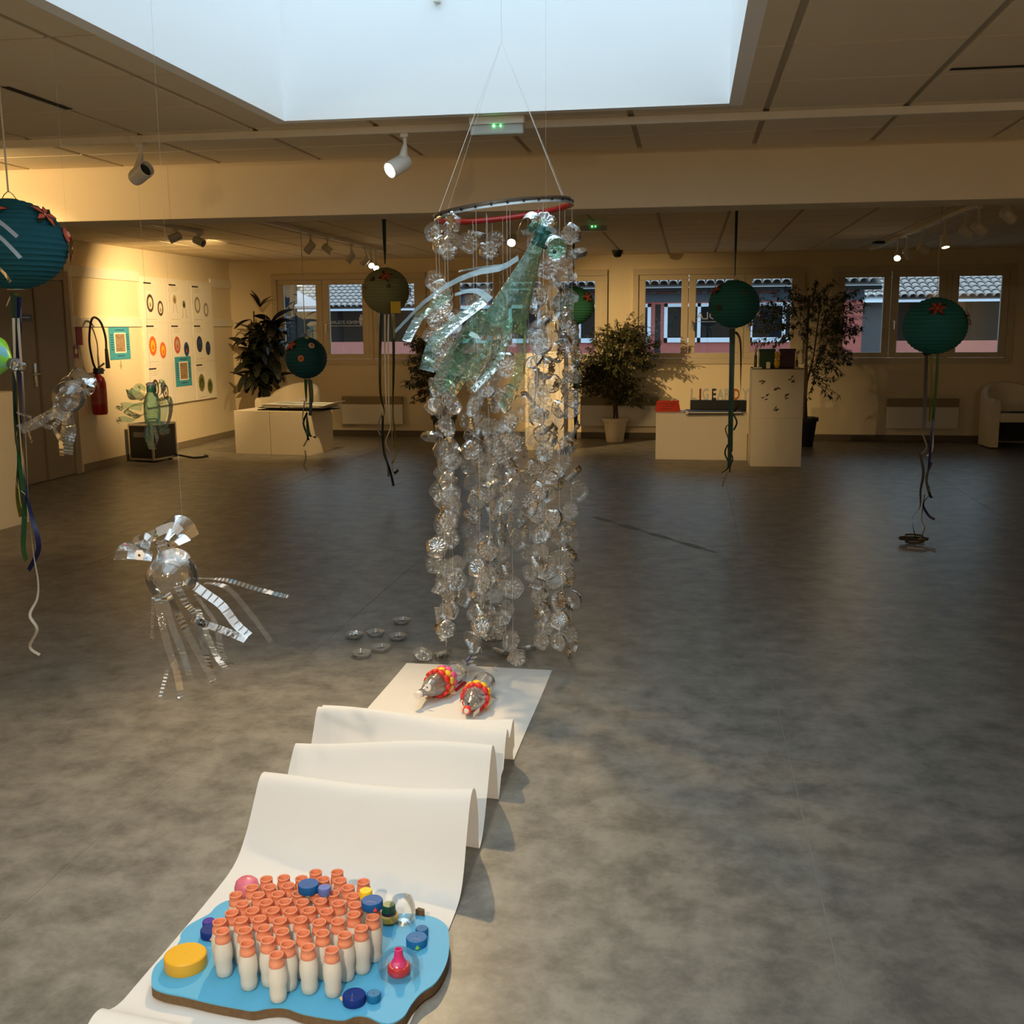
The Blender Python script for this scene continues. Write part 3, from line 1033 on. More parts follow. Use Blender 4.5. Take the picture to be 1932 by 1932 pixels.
def plinth(label, x0, y0, x1, y1, z0, z1, rz=0.0):
    cx_, cy_ = (x0 + x1) / 2, (y0 + y1) / 2
    w, d = (x1 - x0) / 2, (y1 - y0) / 2
    o = obj('plinth', MB().bbox(-w, -d, 0, w, d, z1 - z0, .003), BOXM, None, False)
    o.location = (cx_, cy_, z0)
    o.rotation_euler = (0, 0, rz)
    return tag(o, label, 'plinth')


plinth('tall white plinth beside the brown door', -5.96, 7.46, -5.41, 8.0, 0, 1.09, math.radians(-3))
rzL = math.radians(-7)
plinth('low white display box under the portfolio, on the amplifier side', -5.66, 12.82, -5.165, 13.5, 0, .55, rzL)
plinth('low white display box under the portfolio, on the radiator side', -5.16, 12.76, -4.62, 13.44, 0, .55, rzL)
plinth('long low white display box under the standing letters', -.365, 12.82, .705, 13.36, 0, .55)
plinth('lower white box of the stacked plinth beside the standing letters', .715, 12.28, 1.275, 12.84, 0, .545)
up_ = plinth('upper white box of the stacked plinth, marked with dark paw-like prints', .715, 12.28, 1.275, 12.84, .546, 1.09)
for px, py in ((1439, 718), (1492, 715), (1466, 731), (1443, 749), (1487, 747), (1466, 771)):
    p = at_y(px, py, 12.28)
    m = MB()
    for q in range(4):
        a = R.uniform(-.3, .9)
        dx, dz = R.uniform(-.035, .035), R.uniform(-.03, .03)
        m.strip([(dx - .018 * math.cos(a), -.2812, dz - .018 * math.sin(a)), (dx + .018 * math.cos(a), -.2812, dz + .018 * math.sin(a))], .011, wd=(-math.sin(a), 0, math.cos(a)))
    o = obj('paw_print', m, INK, up_, False)
    o.location = (p.x - .995, 0, p.z - .546)
mp = plinth('tall white plinth behind the hanging garlands', -2.06, 13.62, -1.56, 14.12, 0, 1.24)
p = at_y(1032, 676, 13.6)
t = thing('paper_notice', 'printed notice taped to the tall plinth behind the garlands', 'notice', (p.x, 13.618, p.z))
obj('sheet', MB().box(-.14, -.003, -.09, .14, 0, .085), PAPERW, t, False)
ln = MB()
for i in range(5):
    ln.box(-.11, -.0036, .05 - i * .03, .08 - .03 * (i % 2), -.003, .057 - i * .03)
obj('writing', ln, INK, t, False)

# portfolio on the low boxes
t = thing('portfolio', 'large open black portfolio with loose drawings on the low white boxes', 'portfolio', (-4.92, 13.1, .55), math.radians(-9))
obj('cover', MB().bbox(-.45, -.27, 0, .45, .27, .012, .003).bbox(-.44, -.26, .03, .44, .26, .038, .003), BLACK, t, False)
for i in range(7):
    a = R.uniform(-.05, .05)
    M = Matrix.Translation((R.uniform(-.01, .03), 0, .039 + i * .006)) @ Matrix.Rotation(a, 4, 'Z')
    m = MB()
    m.box(-.40, -.24, 0, .42, .24, .003)
    m.v = [tuple(M @ Vector(v)) for v in m.v]
    obj('drawing_sheet', m, PAPERW, t, False)
wv = MB()
for i in range(10):
    x = -.30 + i * .07
    wv.add([(x, -.1 + .03 * math.sin(i), .0823), (x + .07, -.1 + .03 * math.sin(i + 1), .0823), (x + .07, .07 + .04 * math.sin(i * 1.3 + 1.3), .0823), (x, .07 + .04 * math.sin(i * 1.3), .0823)], [(0, 1, 2, 3)])
obj('painted_wave', wv, mat('pale_blue_paint', (.35, .5, .52), .7, var=.2), t, False)
obj('flap', MB().add([(.42, -.24, .05), (.56, -.2, .10), (.55, .22, .11), (.42, .24, .05), (.42, -.24, .046), (.56, -.2, .096), (.55, .22, .106), (.42, .24, .046)], [(0, 1, 2, 3), (7, 6, 5, 4), (0, 4, 5, 1), (1, 5, 6, 2), (2, 6, 7, 3)]), PAPERW, t, False)
for tp_ in ([(-.05, -.27, .03), (-.09, -.32, .05), (-.02, -.3, .06), (.02, -.27, .04)], [(.2, -.2, .084), (.24, -.14, .1), (.28, -.2, .095), (.25, -.24, .084)]):
    obj('tie', MB().tube(resample(tp_, 14), .004), BLACK, t)

# on the long low box
t = thing('letter_tray', 'long black tray holding a row of standing letters', 'tray', (.37, 13.22, .55))
obj('tray_body', MB().bbox(-.335, -.06, 0, .335, .06, .135, .004), BLACK, t, False)
LETS = [('L', 1307.5, (.92, .78, .70), 'pale pink'), ('I', 1321, (.32, .035, .02), 'dark red'), ('G', 1331, (.95, .92, .85), 'cream'), ('E', 1346.5, (.04, .04, .05), 'dark'), ('A', 1359, (.88, .92, .84), 'greenish white'), ('R', 1371.5, (.95, .92, .85), 'white'), ('D', 1389, (.80, .24, .03), 'orange'), ('Y', 1406.5, (.96, .95, .92), 'bright white')]
for ch, px, c_, cn in LETS:
    p = at_y(px, 756, 13.22)
    me = text_mesh(ch, .185, Matrix.Rotation(PI / 2, 4, 'X'), .014, .005)
    zmin = min(v.co.z for v in me.vertices)
    me.transform(Matrix.Translation((0, 0, -zmin)))
    me.transform(Matrix.Diagonal((.62 if ch not in 'LI' else .8, 1, 1, 1)))
    o = link('standing_letter', me, mat('letter_' + cn.replace(' ', '_'), c_, .5, var=.12, scale=18), None, False)
    o.location = (p.x, 13.22, .6855)
    tag(o, '%s standing letter %s on the black tray' % (cn, ch), 'letter')
t = thing('tent_card', 'folded red name card with handwriting on the low white box', 'card', (-.235, 13.16, .55), math.radians(6))
RC = mat('red_card', (.62, .045, .025), .7, var=.04)
tm = MB().add([(-.15, -.07, 0), (.15, -.07, 0), (.13, 0, .13), (-.13, 0, .13), (-.15, .07, 0), (.15, .07, 0)], [(0, 1, 2, 3), (3, 2, 5, 4)])
obj('card', tm, RC, t, False)
wr = MB()
for i, (a, b) in enumerate(((-.11, .10), (-.06, .08), (-.1, .05))):
    z = .095 - i * .03
    y = -.07 * (1 - z / .13) - .0015
    for q in range(6):
        x = a + (b - a) * q / 6
        wr.box(x, y - .0006, z - .006, x + (b - a) / 9, y, z + .004)
obj('handwriting', wr, INK, t, False)['kind'] = 'stuff'
t = thing('flat_folder', 'thin black folder with white sheets overhanging the low white box edge', 'folder', (.30, 13.0, .551), math.radians(3))
obj('cover', MB().bbox(-.33, -.26, 0, .33, .1, .012, .002).bbox(-.32, -.25, .024, .32, .1, .03, .002), BLACK, t, False)
obj('sheet', MB().box(-.325, -.26, .0125, .32, .09, .0235), PAPERW, t, False)
obj('clip', MB().bbox(-.334, -.265, .0, -.30, -.2, .033, .003), WCAP, t, False)

# on the stacked plinth
tag(obj('dark_mat', MB().bbox(.72, 12.3, 1.0905, 1.27, 12.82, 1.099, .002), mat('mat_dark', (.05, .035, .02), .8), None, False), 'thin dark mat on top of the stacked plinth', 'mat')


def pot(label, px, w, col, Y, z, hh):
    p = at_y(px, 690, Y)
    t = thing('gift_pot', label, 'pot', (p.x, Y, z))
    m = mat('pot_' + label.split()[0], col, .35)
    obj('pot_body', MB().bbox(-w, -w, 0, w, w, hh, .01), m, t, False)
    obj('pot_rim', MB().bbox(-w - .006, -w - .006, hh - .03, w + .006, w + .006, hh + .002, .004), m, t, False)
    return t


pot('green square pot on the stacked plinth', 1446, .085, (.012, .05, .014), 12.52, 1.1, .21)
pot('purple square pot on the stacked plinth', 1484, .085, (.05, .01, .03), 12.55, 1.1, .21)
for px, lab, c_, hh in ((1425, 'slim dark bottle with a pale green stopper on the stacked plinth', (.03, .04, .02), .22), (1466, 'yellow paper duck between the green and purple pots', (.75, .48, .05), .19), (1503, 'small bottle with a lit yellow top on the stacked plinth', (.12, .09, .03), .13)):
    p = at_y(px, 690, 12.38)
    t = thing('small_bottle' if 'bottle' in lab else 'paper_duck', lab, 'bottle' if 'bottle' in lab else 'ornament', (p.x, 12.37, 1.1))
    if 'bottle' in lab:
        obj('bottle_body', MB().lathe([(.001, 0), (.016, 0), (.016, hh * .6), (.008, hh * .7), (.008, hh * .8)], 12), mat('b_' + lab[:6], c_, .3), t)
        obj('stopper', MB().ball((0, 0, hh * .9), .016, .014, hh * .14, 10, 8), mat('s_' + lab[:6], (.45, .55, .06) if px < 1450 else (.9, .7, .25), .4), t)
    else:
        obj('duck_body', MB().ball((0, 0, .05), .035, .025, .05), mat('duck_yellow', c_, .6), t)
        obj('duck_head', MB().ball((-.006, 0, .14), .024, .02, .05), mat('duck_yellow', c_, .6), t)
        obj('duck_beak', MB().ball((.024, -.004, .15), .018, .012, .01), mat('duck_orange', (.8, .3, .03), .6), t)
for px, py, lab, rz in ((1429, 693, 'small white card at the corner of the stacked plinth beside the dark bottle', .2), (1449, 690, 'tiny striped leaflet leaning on the green pot', 1.0), (1506, 693, 'pile of white cards at the corner of the stacked plinth beside the yellow-topped bottle', -.1)):
    p = at_y(px, py, 12.36)
    m = MB().bbox(-.045, -.03, 0, .045, .03, .012, .001) if 'leaflet' not in lab else MB().bbox(-.022, -.004, 0, .022, .004, .07, .001)
    o = obj('paper_card', m, PAPERW, None, False)
    o.location = (p.x, 12.335, 1.0995)
    o.rotation_euler = (0, 0, 0 if 'leaflet' in lab else rz)
    tag(o, lab, 'card')

# ================================================================== TUB CHAIRS


def tub_chair(label, x, y, rz):
    t = thing('tub_chair', label, 'chair', (x, y, 0), rz)
    CH = mat('white_leatherette', (.80, .72, .58), .45, var=.04, scale=8)
    path = []
    rr = .33
    for i in range(6):
        path.append((-rr, -.34 + i * .06, 0))
    for i in range(1, 16):
        a = PI - PI * i / 16
        path.append((rr * math.cos(a), -.0 + rr * math.sin(a), math.sin(PI * i / 16)))
    for i in range(6):
        path.append((rr, -.04 - i * .06, 0))
    m = MB()
    n = len(path)
    vs, fs = [], []
    for i, (px, py, k) in enumerate(path):
        a = Vector(path[max(i - 1, 0)][:2])
        b = Vector(path[min(i + 1, n - 1)][:2])
        tn = (b - a).normalized()
        no = Vector((tn.y, -tn.x)) * -1
        h = .63 + .19 * min(1, max(0, k)) ** .7
        for (o_, z) in ((-.05, .02), (.05, .02), (.055, h - .05), (.035, h - .01), (0, h), (-.035, h - .01), (-.05, h - .05)):
            vs.append((px + no.x * o_, py + no.y * o_, z))
    for i in range(n - 1):
        for q in range(7):
            w = (q + 1) % 7
            fs.append((i * 7 + q, i * 7 + w, (i + 1) * 7 + w, (i + 1) * 7 + q))
    fs.append(tuple(range(7)))
    fs.append(tuple(reversed(range((n - 1) * 7, n * 7))))
    m.add(vs, fs)
    obj('shell', m, CH, t)
    sc = MB().bbox(-.275, -.33, .33, .275, .02, .45, .03)
    sc.lathe([(.001, .33), (.275, .33), (.275, .42), (.25, .45), (.001, .45)], 24, Matrix.Translation((0, 0.0, 0)))
    obj('seat_cushion', sc, CH, t)
    obj('seat_void_shade', MB().box(-.277, -.22, .10, .277, .1, .33), DARK, t, False)  # dark block standing in for the shade in the open void below
    for sx in (-1, 1):
        for sy in (-.3, .0):
            obj('foot', MB().lathe([(.02, 0), (.022, .022)], 10, Matrix.Translation((sx * .33, sy, 0)), cap0=True), BLACK, t)
    return t


p = at_y(543, 770, 14.3)
tub_chair('white tub chair behind the low boxes with the portfolio', p.x + .05, 14.35, math.radians(-14))
p = at_z(1882, 842)
tub_chair('white tub chair standing against the wall beside the radiator', 4.16, 14.72, math.radians(6))

# ================================================================== PLANTS


def leaf(m, p, d, L, w, fold=.3):
    d = d.normalized()
    s = d.cross(Vector((0, 0, 1)))
    if s.length < .1:
        s = Vector((1, 0, 0))
    s.normalize()
    n = s.cross(d)
    m.add([p, p + d * L * .45 + s * w + n * fold * w, p + d * L, p + d * L * .45 - s * w + n * fold * w], [(0, 1, 2), (0, 2, 3)])


def fig_tree(label, x, y, pot_r, pot_h, pot_col, blobs, nleaf, seed, lean=0):
    rr = random.Random(seed)
    t = thing('potted_fig_tree', label, 'plant', (x, y, 0))
    pm = mat('pot_' + str(seed), pot_col, .5)
    obj('pot', MB().lathe([(.001, 0), (pot_r * .72, 0), (pot_r * .95, pot_h * .86), (pot_r * 1.08, pot_h * .87), (pot_r * 1.08, pot_h), (pot_r * .95, pot_h), (pot_r * .9, pot_h * .9)], 28), pm, t)
    obj('soil', MB().lathe([(.001, pot_h * .9), (pot_r * .93, pot_h * .9)], 20), SOIL, t)
    top = max(b[2] for b in blobs)
    tk = MB()
    for k in range(3):
        a = k * 2.1
        tk.tube(resample([(.03 * math.cos(a), .03 * math.sin(a), pot_h * .85), (.02 * math.cos(a + 1), .02 * math.sin(a + 1), pot_h + .4), (lean * .5 + .06 * math.cos(a), .06 * math.sin(a), (pot_h + top) / 2), (lean + .1 * math.cos(a), .1 * math.sin(a), top)], 14), [.016] * 8 + [.009] * 6, 6)
    obj('trunk', tk, BARK, t)
    fm = MB()
    tw = MB()
    tot = sum(b[3] * b[5] for b in blobs)
    for bx, by, bz, rx, ry, rz in blobs:
        for i in range(max(3, int(nleaf / 16 * rx * rz / tot))):
            # a twig with hanging leaves
            u = Vector((rr.gauss(0, 1), rr.gauss(0, 1), rr.gauss(0, 1))).normalized() * (rr.random() ** .4)
            q = Vector((bx + u.x * rx, min(by + u.y * ry, YB - y - .22), bz + u.z * rz))
            o = Vector((bx * .4 + lean * .5, by * .4, bz + (q.z - bz) * .3 - .1))
            dr_ = (q - o)
            dr_ = dr_.normalized() if dr_.length > .01 else Vector((0, 0, 1))
            e = q + dr_ * .16 + Vector((0, 0, -.05))
            e.y = min(e.y, YB - y - .16)
            tw.tube([q - dr_ * .12, q, e], .003, 4, False)
            for j in range(16):
                s = rr.random()
                pp = (q - dr_ * .1).lerp(e, s)
                d = dr_ * .5 + Vector((rr.gauss(0, .6), rr.gauss(0, .6), -.55 + rr.gauss(0, .35)))
                leaf(fm, pp, d, rr.uniform(.05, .085), rr.uniform(.012, .02))
    fo = obj('foliage', fm, FICUS, t, False)
    fo['kind'] = 'stuff'
    obj('twigs', tw, BARK, t)
    return t


fig_tree('bushy fig tree in a white pot casting its shadow on the wall', -.98, 14.78, .165, .33, (.78, .68, .52),
         [(0, 0, 1.2, .42, .3, .34), (.1, 0, 1.5, .28, .22, .2), (-.1, 0, .85, .38, .25, .22), (.35, -.05, 1.25, .22, .2, .2), (-.3, 0, 1.0, .22, .2, .3), (.12, 0, .65, .3, .2, .15)], 5200, 11)
fig_tree('leafy fig tree in a dark pot half hidden by the hanging garlands', -3.35, 14.55, .17, .36, (.01, .014, .03),
         [(.0, 0, 1.15, .4, .3, .35), (-.15, 0, .85, .35, .25, .25), (.1, 0, 1.5, .3, .2, .2), (-.25, 0, 1.3, .2, .2, .2)], 4200, 12)
fig_tree('tall arching fig tree in a dark pot behind the stacked plinth', 1.52, 14.45, .17, .38, (.01, .014, .03),
         [(-.3, 0, 1.65, .42, .3, .35), (.05, 0, 1.95, .28, .2, .22), (.3, 0, 1.45, .2, .2, .42), (.42, 0, 1.75, .2, .15, .3), (.2, 0, 1.0, .16, .15, .35), (.38, 0, 1.55, .22, .15, .15)], 3000, 13, lean=0.05)

# broad-leaved dark plant
t = thing('rubber_plant', 'tall dark broad-leaved plant in the corner behind the tub chair', 'plant', (-6.05, 14.72, 0))
obj('pot', MB().lathe([(.001, 0), (.14, 0), (.18, .3), (.18, .34), (.16, .34)], 24), mat('pot_brown', (.06, .03, .02), .5), t)
obj('soil', MB().lathe([(.001, .31), (.165, .31)], 20), SOIL, t)
stems = MB()
lm = MB()
nn = 9
for i in range(nn):
    s = i / (nn - 1)
    w = math.sin(PI * min(1, s * .9 + .06)) ** .7
    for sg in (-1, 1):
        lm.v.append((sg * .045 * w, s * .26, .02 * math.sin(s * 3) - .05 * s * s))
for i in range(nn - 1):
    lm.f.append((2 * i, 2 * i + 1, 2 * i + 3, 2 * i + 2))
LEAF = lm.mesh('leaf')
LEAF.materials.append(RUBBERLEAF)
LEAF.shade_smooth()
rr = random.Random(5)
nlf = 0
for k in range(6):
    a = k * 1.05
    top = Vector((.18 * math.cos(a) + .04, .14 * math.sin(a), 1.55 + .3 * rr.random()))
    pts = resample([(0, 0, .3), (.05 * math.cos(a), .05 * math.sin(a), .8), (.12 * math.cos(a), .1 * math.sin(a), 1.2), top], 12)
    stems.tube(pts, .012, 6)
    for j in range(32):
        s = rr.uniform(.28, 1.0) ** .7
        p = pts[min(11, int(s * 11))]
        o = bpy.data.objects.new('leaf', LEAF)
        o.location = p + Vector((rr.uniform(-.12, .12), rr.uniform(-.08, .08), rr.uniform(-.05, .05)))
        o.rotation_euler = (rr.uniform(-.9, .7), rr.uniform(-.5, .5), rr.uniform(0, 2 * PI))
        k2 = rr.uniform(1.0, 1.45)
        o.scale = (k2, k2, k2)
        COL.objects.link(o)
        o.parent = t
for j in range(7):   # lower leaves and the top spray
    o = bpy.data.objects.new('leaf', LEAF)
    o.location = (rr.uniform(-.1, .2), rr.uniform(-.1, .1), rr.uniform(.75, 1.0))
    o.rotation_euler = (rr.uniform(-.8, -.2), 0, rr.uniform(0, 2 * PI))
    COL.objects.link(o)
    o.parent = t
for ex, ez, a in ((1.0, 0, 1.2), (.6, 0, -1.5), (1.25, 0, 2.4), (.8, 0, -.6)):
    o = bpy.data.objects.new('leaf', LEAF)
    o.location = (.0, 0, 1.88)
    o.rotation_euler = (ex, 0, a)
    COL.objects.link(o)
    o.parent = t
obj('stems', stems, BARK, t)

# ================================================================== PAPER LANTERNS
FLR = mat('coral_flower', (.78, .13, .07), .6, var=.15, scale=60)
FLD = mat('red_flower_shade', (.42, .055, .03), .6, var=.15, scale=60)
FLC = mat('flower_centre', (.85, .5, .3), .6)
RIBB = {n: mat('ribbon_' + n, c, .35, var=.1) for n, c in dict(
    white=(.75, .70, .60), green=(.015, .10, .03), dark=(.008, .03, .022), navy=(.006, .012, .09), olive=(.16, .16, .02), brown=(.05, .035, .018), teal=(.01, .05, .05), grey=(.3, .29, .26)).items()}


def petal_flower(s, n=6):
    m = MB()
    for i in range(n):
        a = 2 * PI * i / n
        d = Vector((math.cos(a), math.sin(a), 0))
        q = Vector((-d.y, d.x, 0))
        m.add([(0, 0, .1 * s), d * .5 * s + q * .2 * s + Vector((0, 0, .16 * s)), d * s + Vector((0, 0, .05 * s)), d * .5 * s - q * .2 * s + Vector((0, 0, .16 * s)), d * .5 * s + Vector((0, 0, .09 * s))],
              [(0, 4, 1), (1, 4, 2), (2, 4, 3), (3, 4, 0)])
    return m


def leaves_ring(s, n=4, ph=.4):
    m = MB()
    for i in range(n):
        a = ph + 2 * PI * i / n
        d = Vector((math.cos(a), math.sin(a), 0))
        q = Vector((-d.y, d.x, 0))
        z = Vector((0, 0, 1))
        m.add([(0, 0, 0), d * .6 * s + q * .22 * s + z * .06 * s, d * s * 1.15, d * .6 * s - q * .22 * s + z * .06 * s, d * .6 * s], [(0, 4, 1), (1, 4, 2), (2, 4, 3), (3, 4, 0)])
    return m


def lantern(label, px, py, Y, col, cord, flowers, buttons, ribbons, rx=.213, rz=.184, ribs=19, seed=1, dark_flower=False, trans=.30, cordw=.006, group=None):
    c = at_y(px, py, Y)
    t = thing('paper_lantern', label, 'lantern', (c.x, Y, c.z - rz))
    org = Vector((c.x, Y, c.z - rz))
    C0 = Vector((0, 0, rz))
    az0 = math.atan2(-c.x, Y)      # side that faces the room's entrance
    flowers = [(a_ + az0, e_, s_, p_) for a_, e_, s_, p_ in flowers]
    buttons = [(a_ + az0, e_, s_, x_, y_) for a_, e_, s_, x_, y_ in buttons]
    m = mat('lantern_paper_%d' % seed, col, .75, var=.08, scale=8, trans=trans)
    prof = []
    N = ribs * 4
    e0 = .16
    for j in range(N + 1):
        th = e0 + (PI - 2 * e0) * j / N
        k = abs(math.sin(PI * ribs * j / N))
        s = 1 - .022 * k ** .6
        prof.append((rx * math.sin(th) * s, rz + rz * -math.cos(th) * s))
    obj('paper_globe', MB().lathe(prof, 56), m, t)
    rg = MB()
    for z, in ((prof[0][1],), (prof[-1][1],)):
        rg.tube([(prof[0][0] * math.cos(a), prof[0][0] * math.sin(a), z) for a in [2 * PI * i / 24 for i in range(25)]], .0025, 5, False)
    zt = prof[-1][1]
    rg.tube([(-prof[0][0], 0, zt), (-.02, 0, zt + .02), (0, 0, zt + .035), (.02, 0, zt + .02), (prof[0][0], 0, zt)], .002, 5)
    obj('wire_ring', rg, CHROME, t)
    cm = MB()
    top = ZC - org.z
    if cord in ('white', 'grey'):
        cm.tube([(0, 0, zt + .03), (0, 0, top)], cordw / 2, 6)
    else:
        cm.strip([(0, 0, zt + .03), (0, 0, (zt + top) / 2), (0, 0, top)], [cordw * .35, cordw, cordw * 1.2], wd=(1, 0, 0))
    obj('hanging_cord', cm, RIBB[cord], t)
    for (az, el, s, petals) in flowers:
        n = Vector((math.sin(az) * math.cos(el), -math.cos(az) * math.cos(el), math.sin(el)))
        p = C0 + Vector((n.x * rx, n.y * rx, n.z * rz)) * 1.01
        nn = Vector((n.x / rx, n.y / rx, n.z / rz)).normalized()
        M = Matrix.Translation(p) @ frame_from(nn) @ Matrix.Rotation(az * 3 + el, 4, 'Z')
        lo = leaves_ring(s * 1.05, 4, .5)
        lo.v = [tuple(M @ Vector(v)) for v in lo.v]
        f = obj('flower_leaves', lo, DKGREEN, t)
        if petals:
            fm = petal_flower(s, petals)
            fm.v = [tuple(M @ Vector(v)) for v in fm.v]
            fo = obj('flower', fm, FLD if dark_flower else FLR, t)
            cm = MB().ball((0, 0, .12 * s), .08 * s, .08 * s, .05 * s, 8, 6)
            cm.v = [tuple(M @ Vector(v)) for v in cm.v]
            obj('flower_centre', cm, FLC, fo)
    for (az, el, s, c1, c2) in buttons:
        n = Vector((math.sin(az) * math.cos(el), -math.cos(az) * math.cos(el), math.sin(el)))
        p = C0 + Vector((n.x * rx, n.y * rx, n.z * rz))
        M = Matrix.Translation(p) @ frame_from(Vector((n.x / rx, n.y / rx, n.z / rz)))
        b = obj('button', MB().lathe([(s, 0), (s, .006), (s * .8, .008), (.001, .008)], 16, M), mat('button_%s' % (c1,), c1, .5), t)
        obj('button_dot', MB().lathe([(s * .5, .0085), (s * .4, .016), (.001, .017)], 12, M), mat('button_%s' % (c2,), c2, .5), b)
    rr = random.Random(seed)
    for q, (cn, w, pts) in enumerate(ribbons):
        P = [at_y(a, b, Y - .02 + .02 * math.sin(i * 1.7 + q)) - org for i, (a, b) in enumerate(pts)]
        n = max(14, len(P) * 6)
        obj('ribbon', MB().strip(resample(P, n), w, wd=(1, .25, 0), twist=rr.uniform(-.6, .6) + (rr.uniform(1.5, 4.5) if len(P) > 4 else 0), ph=rr.uniform(-.3, .3)), RIBB[cn], t)
    return t


TEAL = (.008, .115, .15)
B1 = (.85, .68, .52)
B2 = (.75, .25, .08)
f1 = lambda pts, ox, oy, k: [(ox + a / k, oy + b / k) for a, b in pts]
k1 = lambda pts: f1(pts, 0, 600, 2.927)
k3 = lambda pts: f1(pts, 1480, 380, 2.841)
k5 = lambda pts: f1(pts, 1080, 380, 3.578)
k2 = lambda pts: f1(pts, 430, 400, 3.645)
lantern('large dark teal paper lantern with coral flowers hanging near the brown door', 24, 462, 4.13, (.008, .135, .185), 'white',
        [(.8, .64, .062, 5), (1.5, -.05, .07, 3), (-.35, .72, .05, 5)], [(1.3, .22, .03, (.75, .12, .08), (.85, .35, .2))],
        [('green', .022, [(24, 552), (24, 700), (28, 800), (38, 880), (46, 960), (44, 1030), (50, 1058)]),
         ('olive', .018, [(31, 552), (32, 680), (34, 840), (32, 930), (40, 975)]),
         ('navy', .020, [(36, 560), (37, 720), (41, 820), (46, 900), (56, 960), (70, 1010), (72, 1040), (54, 1076)]),
         ('white', .012, k1([(100, 0), (112, 180), (130, 420), (148, 800), (160, 1050), (185, 1300), (210, 1450), (205, 1550), (165, 1640), (205, 1720), (165, 1815), (220, 1860)])),
         ('white', .012, k1([(75, 0), (80, 200), (88, 500), (90, 800), (95, 930), (140, 980), (110, 1060), (175, 1130)])),
         ('dark', .020, [(27, 556), (29, 760), (36, 870), (44, 950)]),
         ('white', .012, [(31, 556), (20, 561), (12, 578)])], rx=.216, rz=.182, seed=1, cordw=.008, ribs=22, trans=.22)
lantern('dark teal paper lantern with orange buttons hanging above the low white boxes', 577, 675, 10.0, (.008, .11, .165), 'white',
        [(-.85, .62, .062, 5)], [(.35, .62, .03, B1, (.55, .28, .14)), (-.22, .0, .03, B2, (.45, .12, .04)), (.25, 1.2, .02, (.6, .65, .2), (.6, .65, .2))],
        [('green', .03, k2([(535, 1150), (538, 1280), (545, 1430), (560, 1530), (605, 1550)])), ('dark', .03, k2([(558, 1150), (570, 1280), (565, 1400)])),
         ('green', .025, k2([(570, 1155), (580, 1240), (578, 1310)])), ('grey', .014, k2([(528, 1300), (515, 1420), (540, 1500), (545, 1560), (520, 1612)])),
         ('grey', .012, k2([(530, 1640), (536, 1690), (524, 1745), (545, 1782)])), ('dark', .02, k2([(545, 1380), (520, 1450), (545, 1530), (555, 1570)]))],
        rx=.207, rz=.202, seed=2, cordw=.008, ribs=16, trans=.18)
lantern('pale olive paper lantern with a yellow note hanging in front of a window', 728, 549, 9.4, (.27, .29, .17), 'teal',
        [(.0, .62, .062, 5), (1.45, -.05, .06, 3)], [(-.65, .5, .024, (.03, .03, .015), (.12, .11, .05)), (.12, .18, .018, (.06, .05, .02), (.1, .08, .04)), (-.95, .12, .018, (.2, .14, .07), (.1, .08, .04))],
        [('dark', .026, k2([(1055, 700), (1046, 1000), (1050, 1250), (1075, 1370), (1062, 1450), (1070, 1650), (1110, 1760), (1140, 1885)])),
         ('white', .014, k2([(1080, 700), (1080, 1000), (1086, 1250), (1095, 1400)])), ('white', .014, k2([(1105, 700), (1102, 900), (1108, 1380), (1118, 1480), (1085, 1580), (1115, 1650)])),
         ('dark', .03, k2([(1135, 700), (1140, 1000), (1135, 1300), (1128, 1600), (1135, 1785), (1172, 1775)])), ('olive', .02, k2([(1142, 720), (1143, 1100), (1138, 1400), (1160, 1640), (1130, 1730)])),
         ('grey', .012, k2([(1062, 1380), (1030, 1480), (1050, 1535)])), ('dark', .02, k2([(1065, 1400), (1068, 1600), (1100, 1740), (1105, 1820)]))],
        rx=.213, rz=.205, seed=3, dark_flower=True, cordw=.03, ribs=22, trans=.35)
L3 = bpy.data.objects['paper_lantern.002']
c = at_y(750, 580, 9.21) - Vector(L3.location)
obj('yellow_note', MB().box(-.045 + c.x, c.y - .06, c.z - .05, .045 + c.x, c.y - .058, c.z + .05), mat('yellow_note', (.52, .40, .04), .7), L3, False)
lantern('green paper lantern partly hidden by the hanging garlands', 1082, 577, 10.6, (.05, .25, .15), 'teal',
        [(.75, .42, .06, 5)], [], [('dark', .03, [(1085, 612), (1084, 720), (1086, 830)]), ('teal', .03, [(1089, 612), (1090, 700), (1087, 800)])], rx=.208, rz=.188, seed=4, dark_flower=True, cordw=.02, trans=.35)
lantern('dark green paper lantern hanging in front of the window above the standing letters', 1385, 574, 9.2, (.022, .19, .20), 'dark',
        [(-1.0, .62, .06, 5), (1.4, .3, .06, 3)], [(-.6, -.15, .026, (.015, .03, .025), (.03, .05, .03)), (.45, .45, .016, (.14, .09, .04), (.1, .07, .04))],
        [('dark', .034, k5([(1078, 840), (1075, 1100), (1066, 1500), (1060, 1790)])), ('green', .03, k5([(1088, 850), (1082, 1100), (1075, 1400), (1070, 1690)])),
         ('teal', .022, k5([(1070, 850), (1066, 1200), (1058, 1600), (1055, 1800)])),
         ('brown', .02, k5([(1100, 880), (1134, 950), (1136, 1200), (1130, 1350), (1092, 1420)])), ('dark', .014, k5([(1082, 1430), (1110, 1490), (1088, 1545)])), ('olive', .012, k5([(1075, 1490), (1034, 1530), (1052, 1600)])),
         ('dark', .014, k5([(1050, 1640), (1030, 1700), (1060, 1775), (1062, 1830)])), ('dark', .014, k5([(1062, 1690), (1082, 1740), (1050, 1800), (1010, 1832)])),
         ('grey', .012, k5([(1046, 1830), (1025, 1880), (1012, 1925)]))], rx=.211, rz=.197, seed=5, dark_flower=True, cordw=.02, trans=.3)
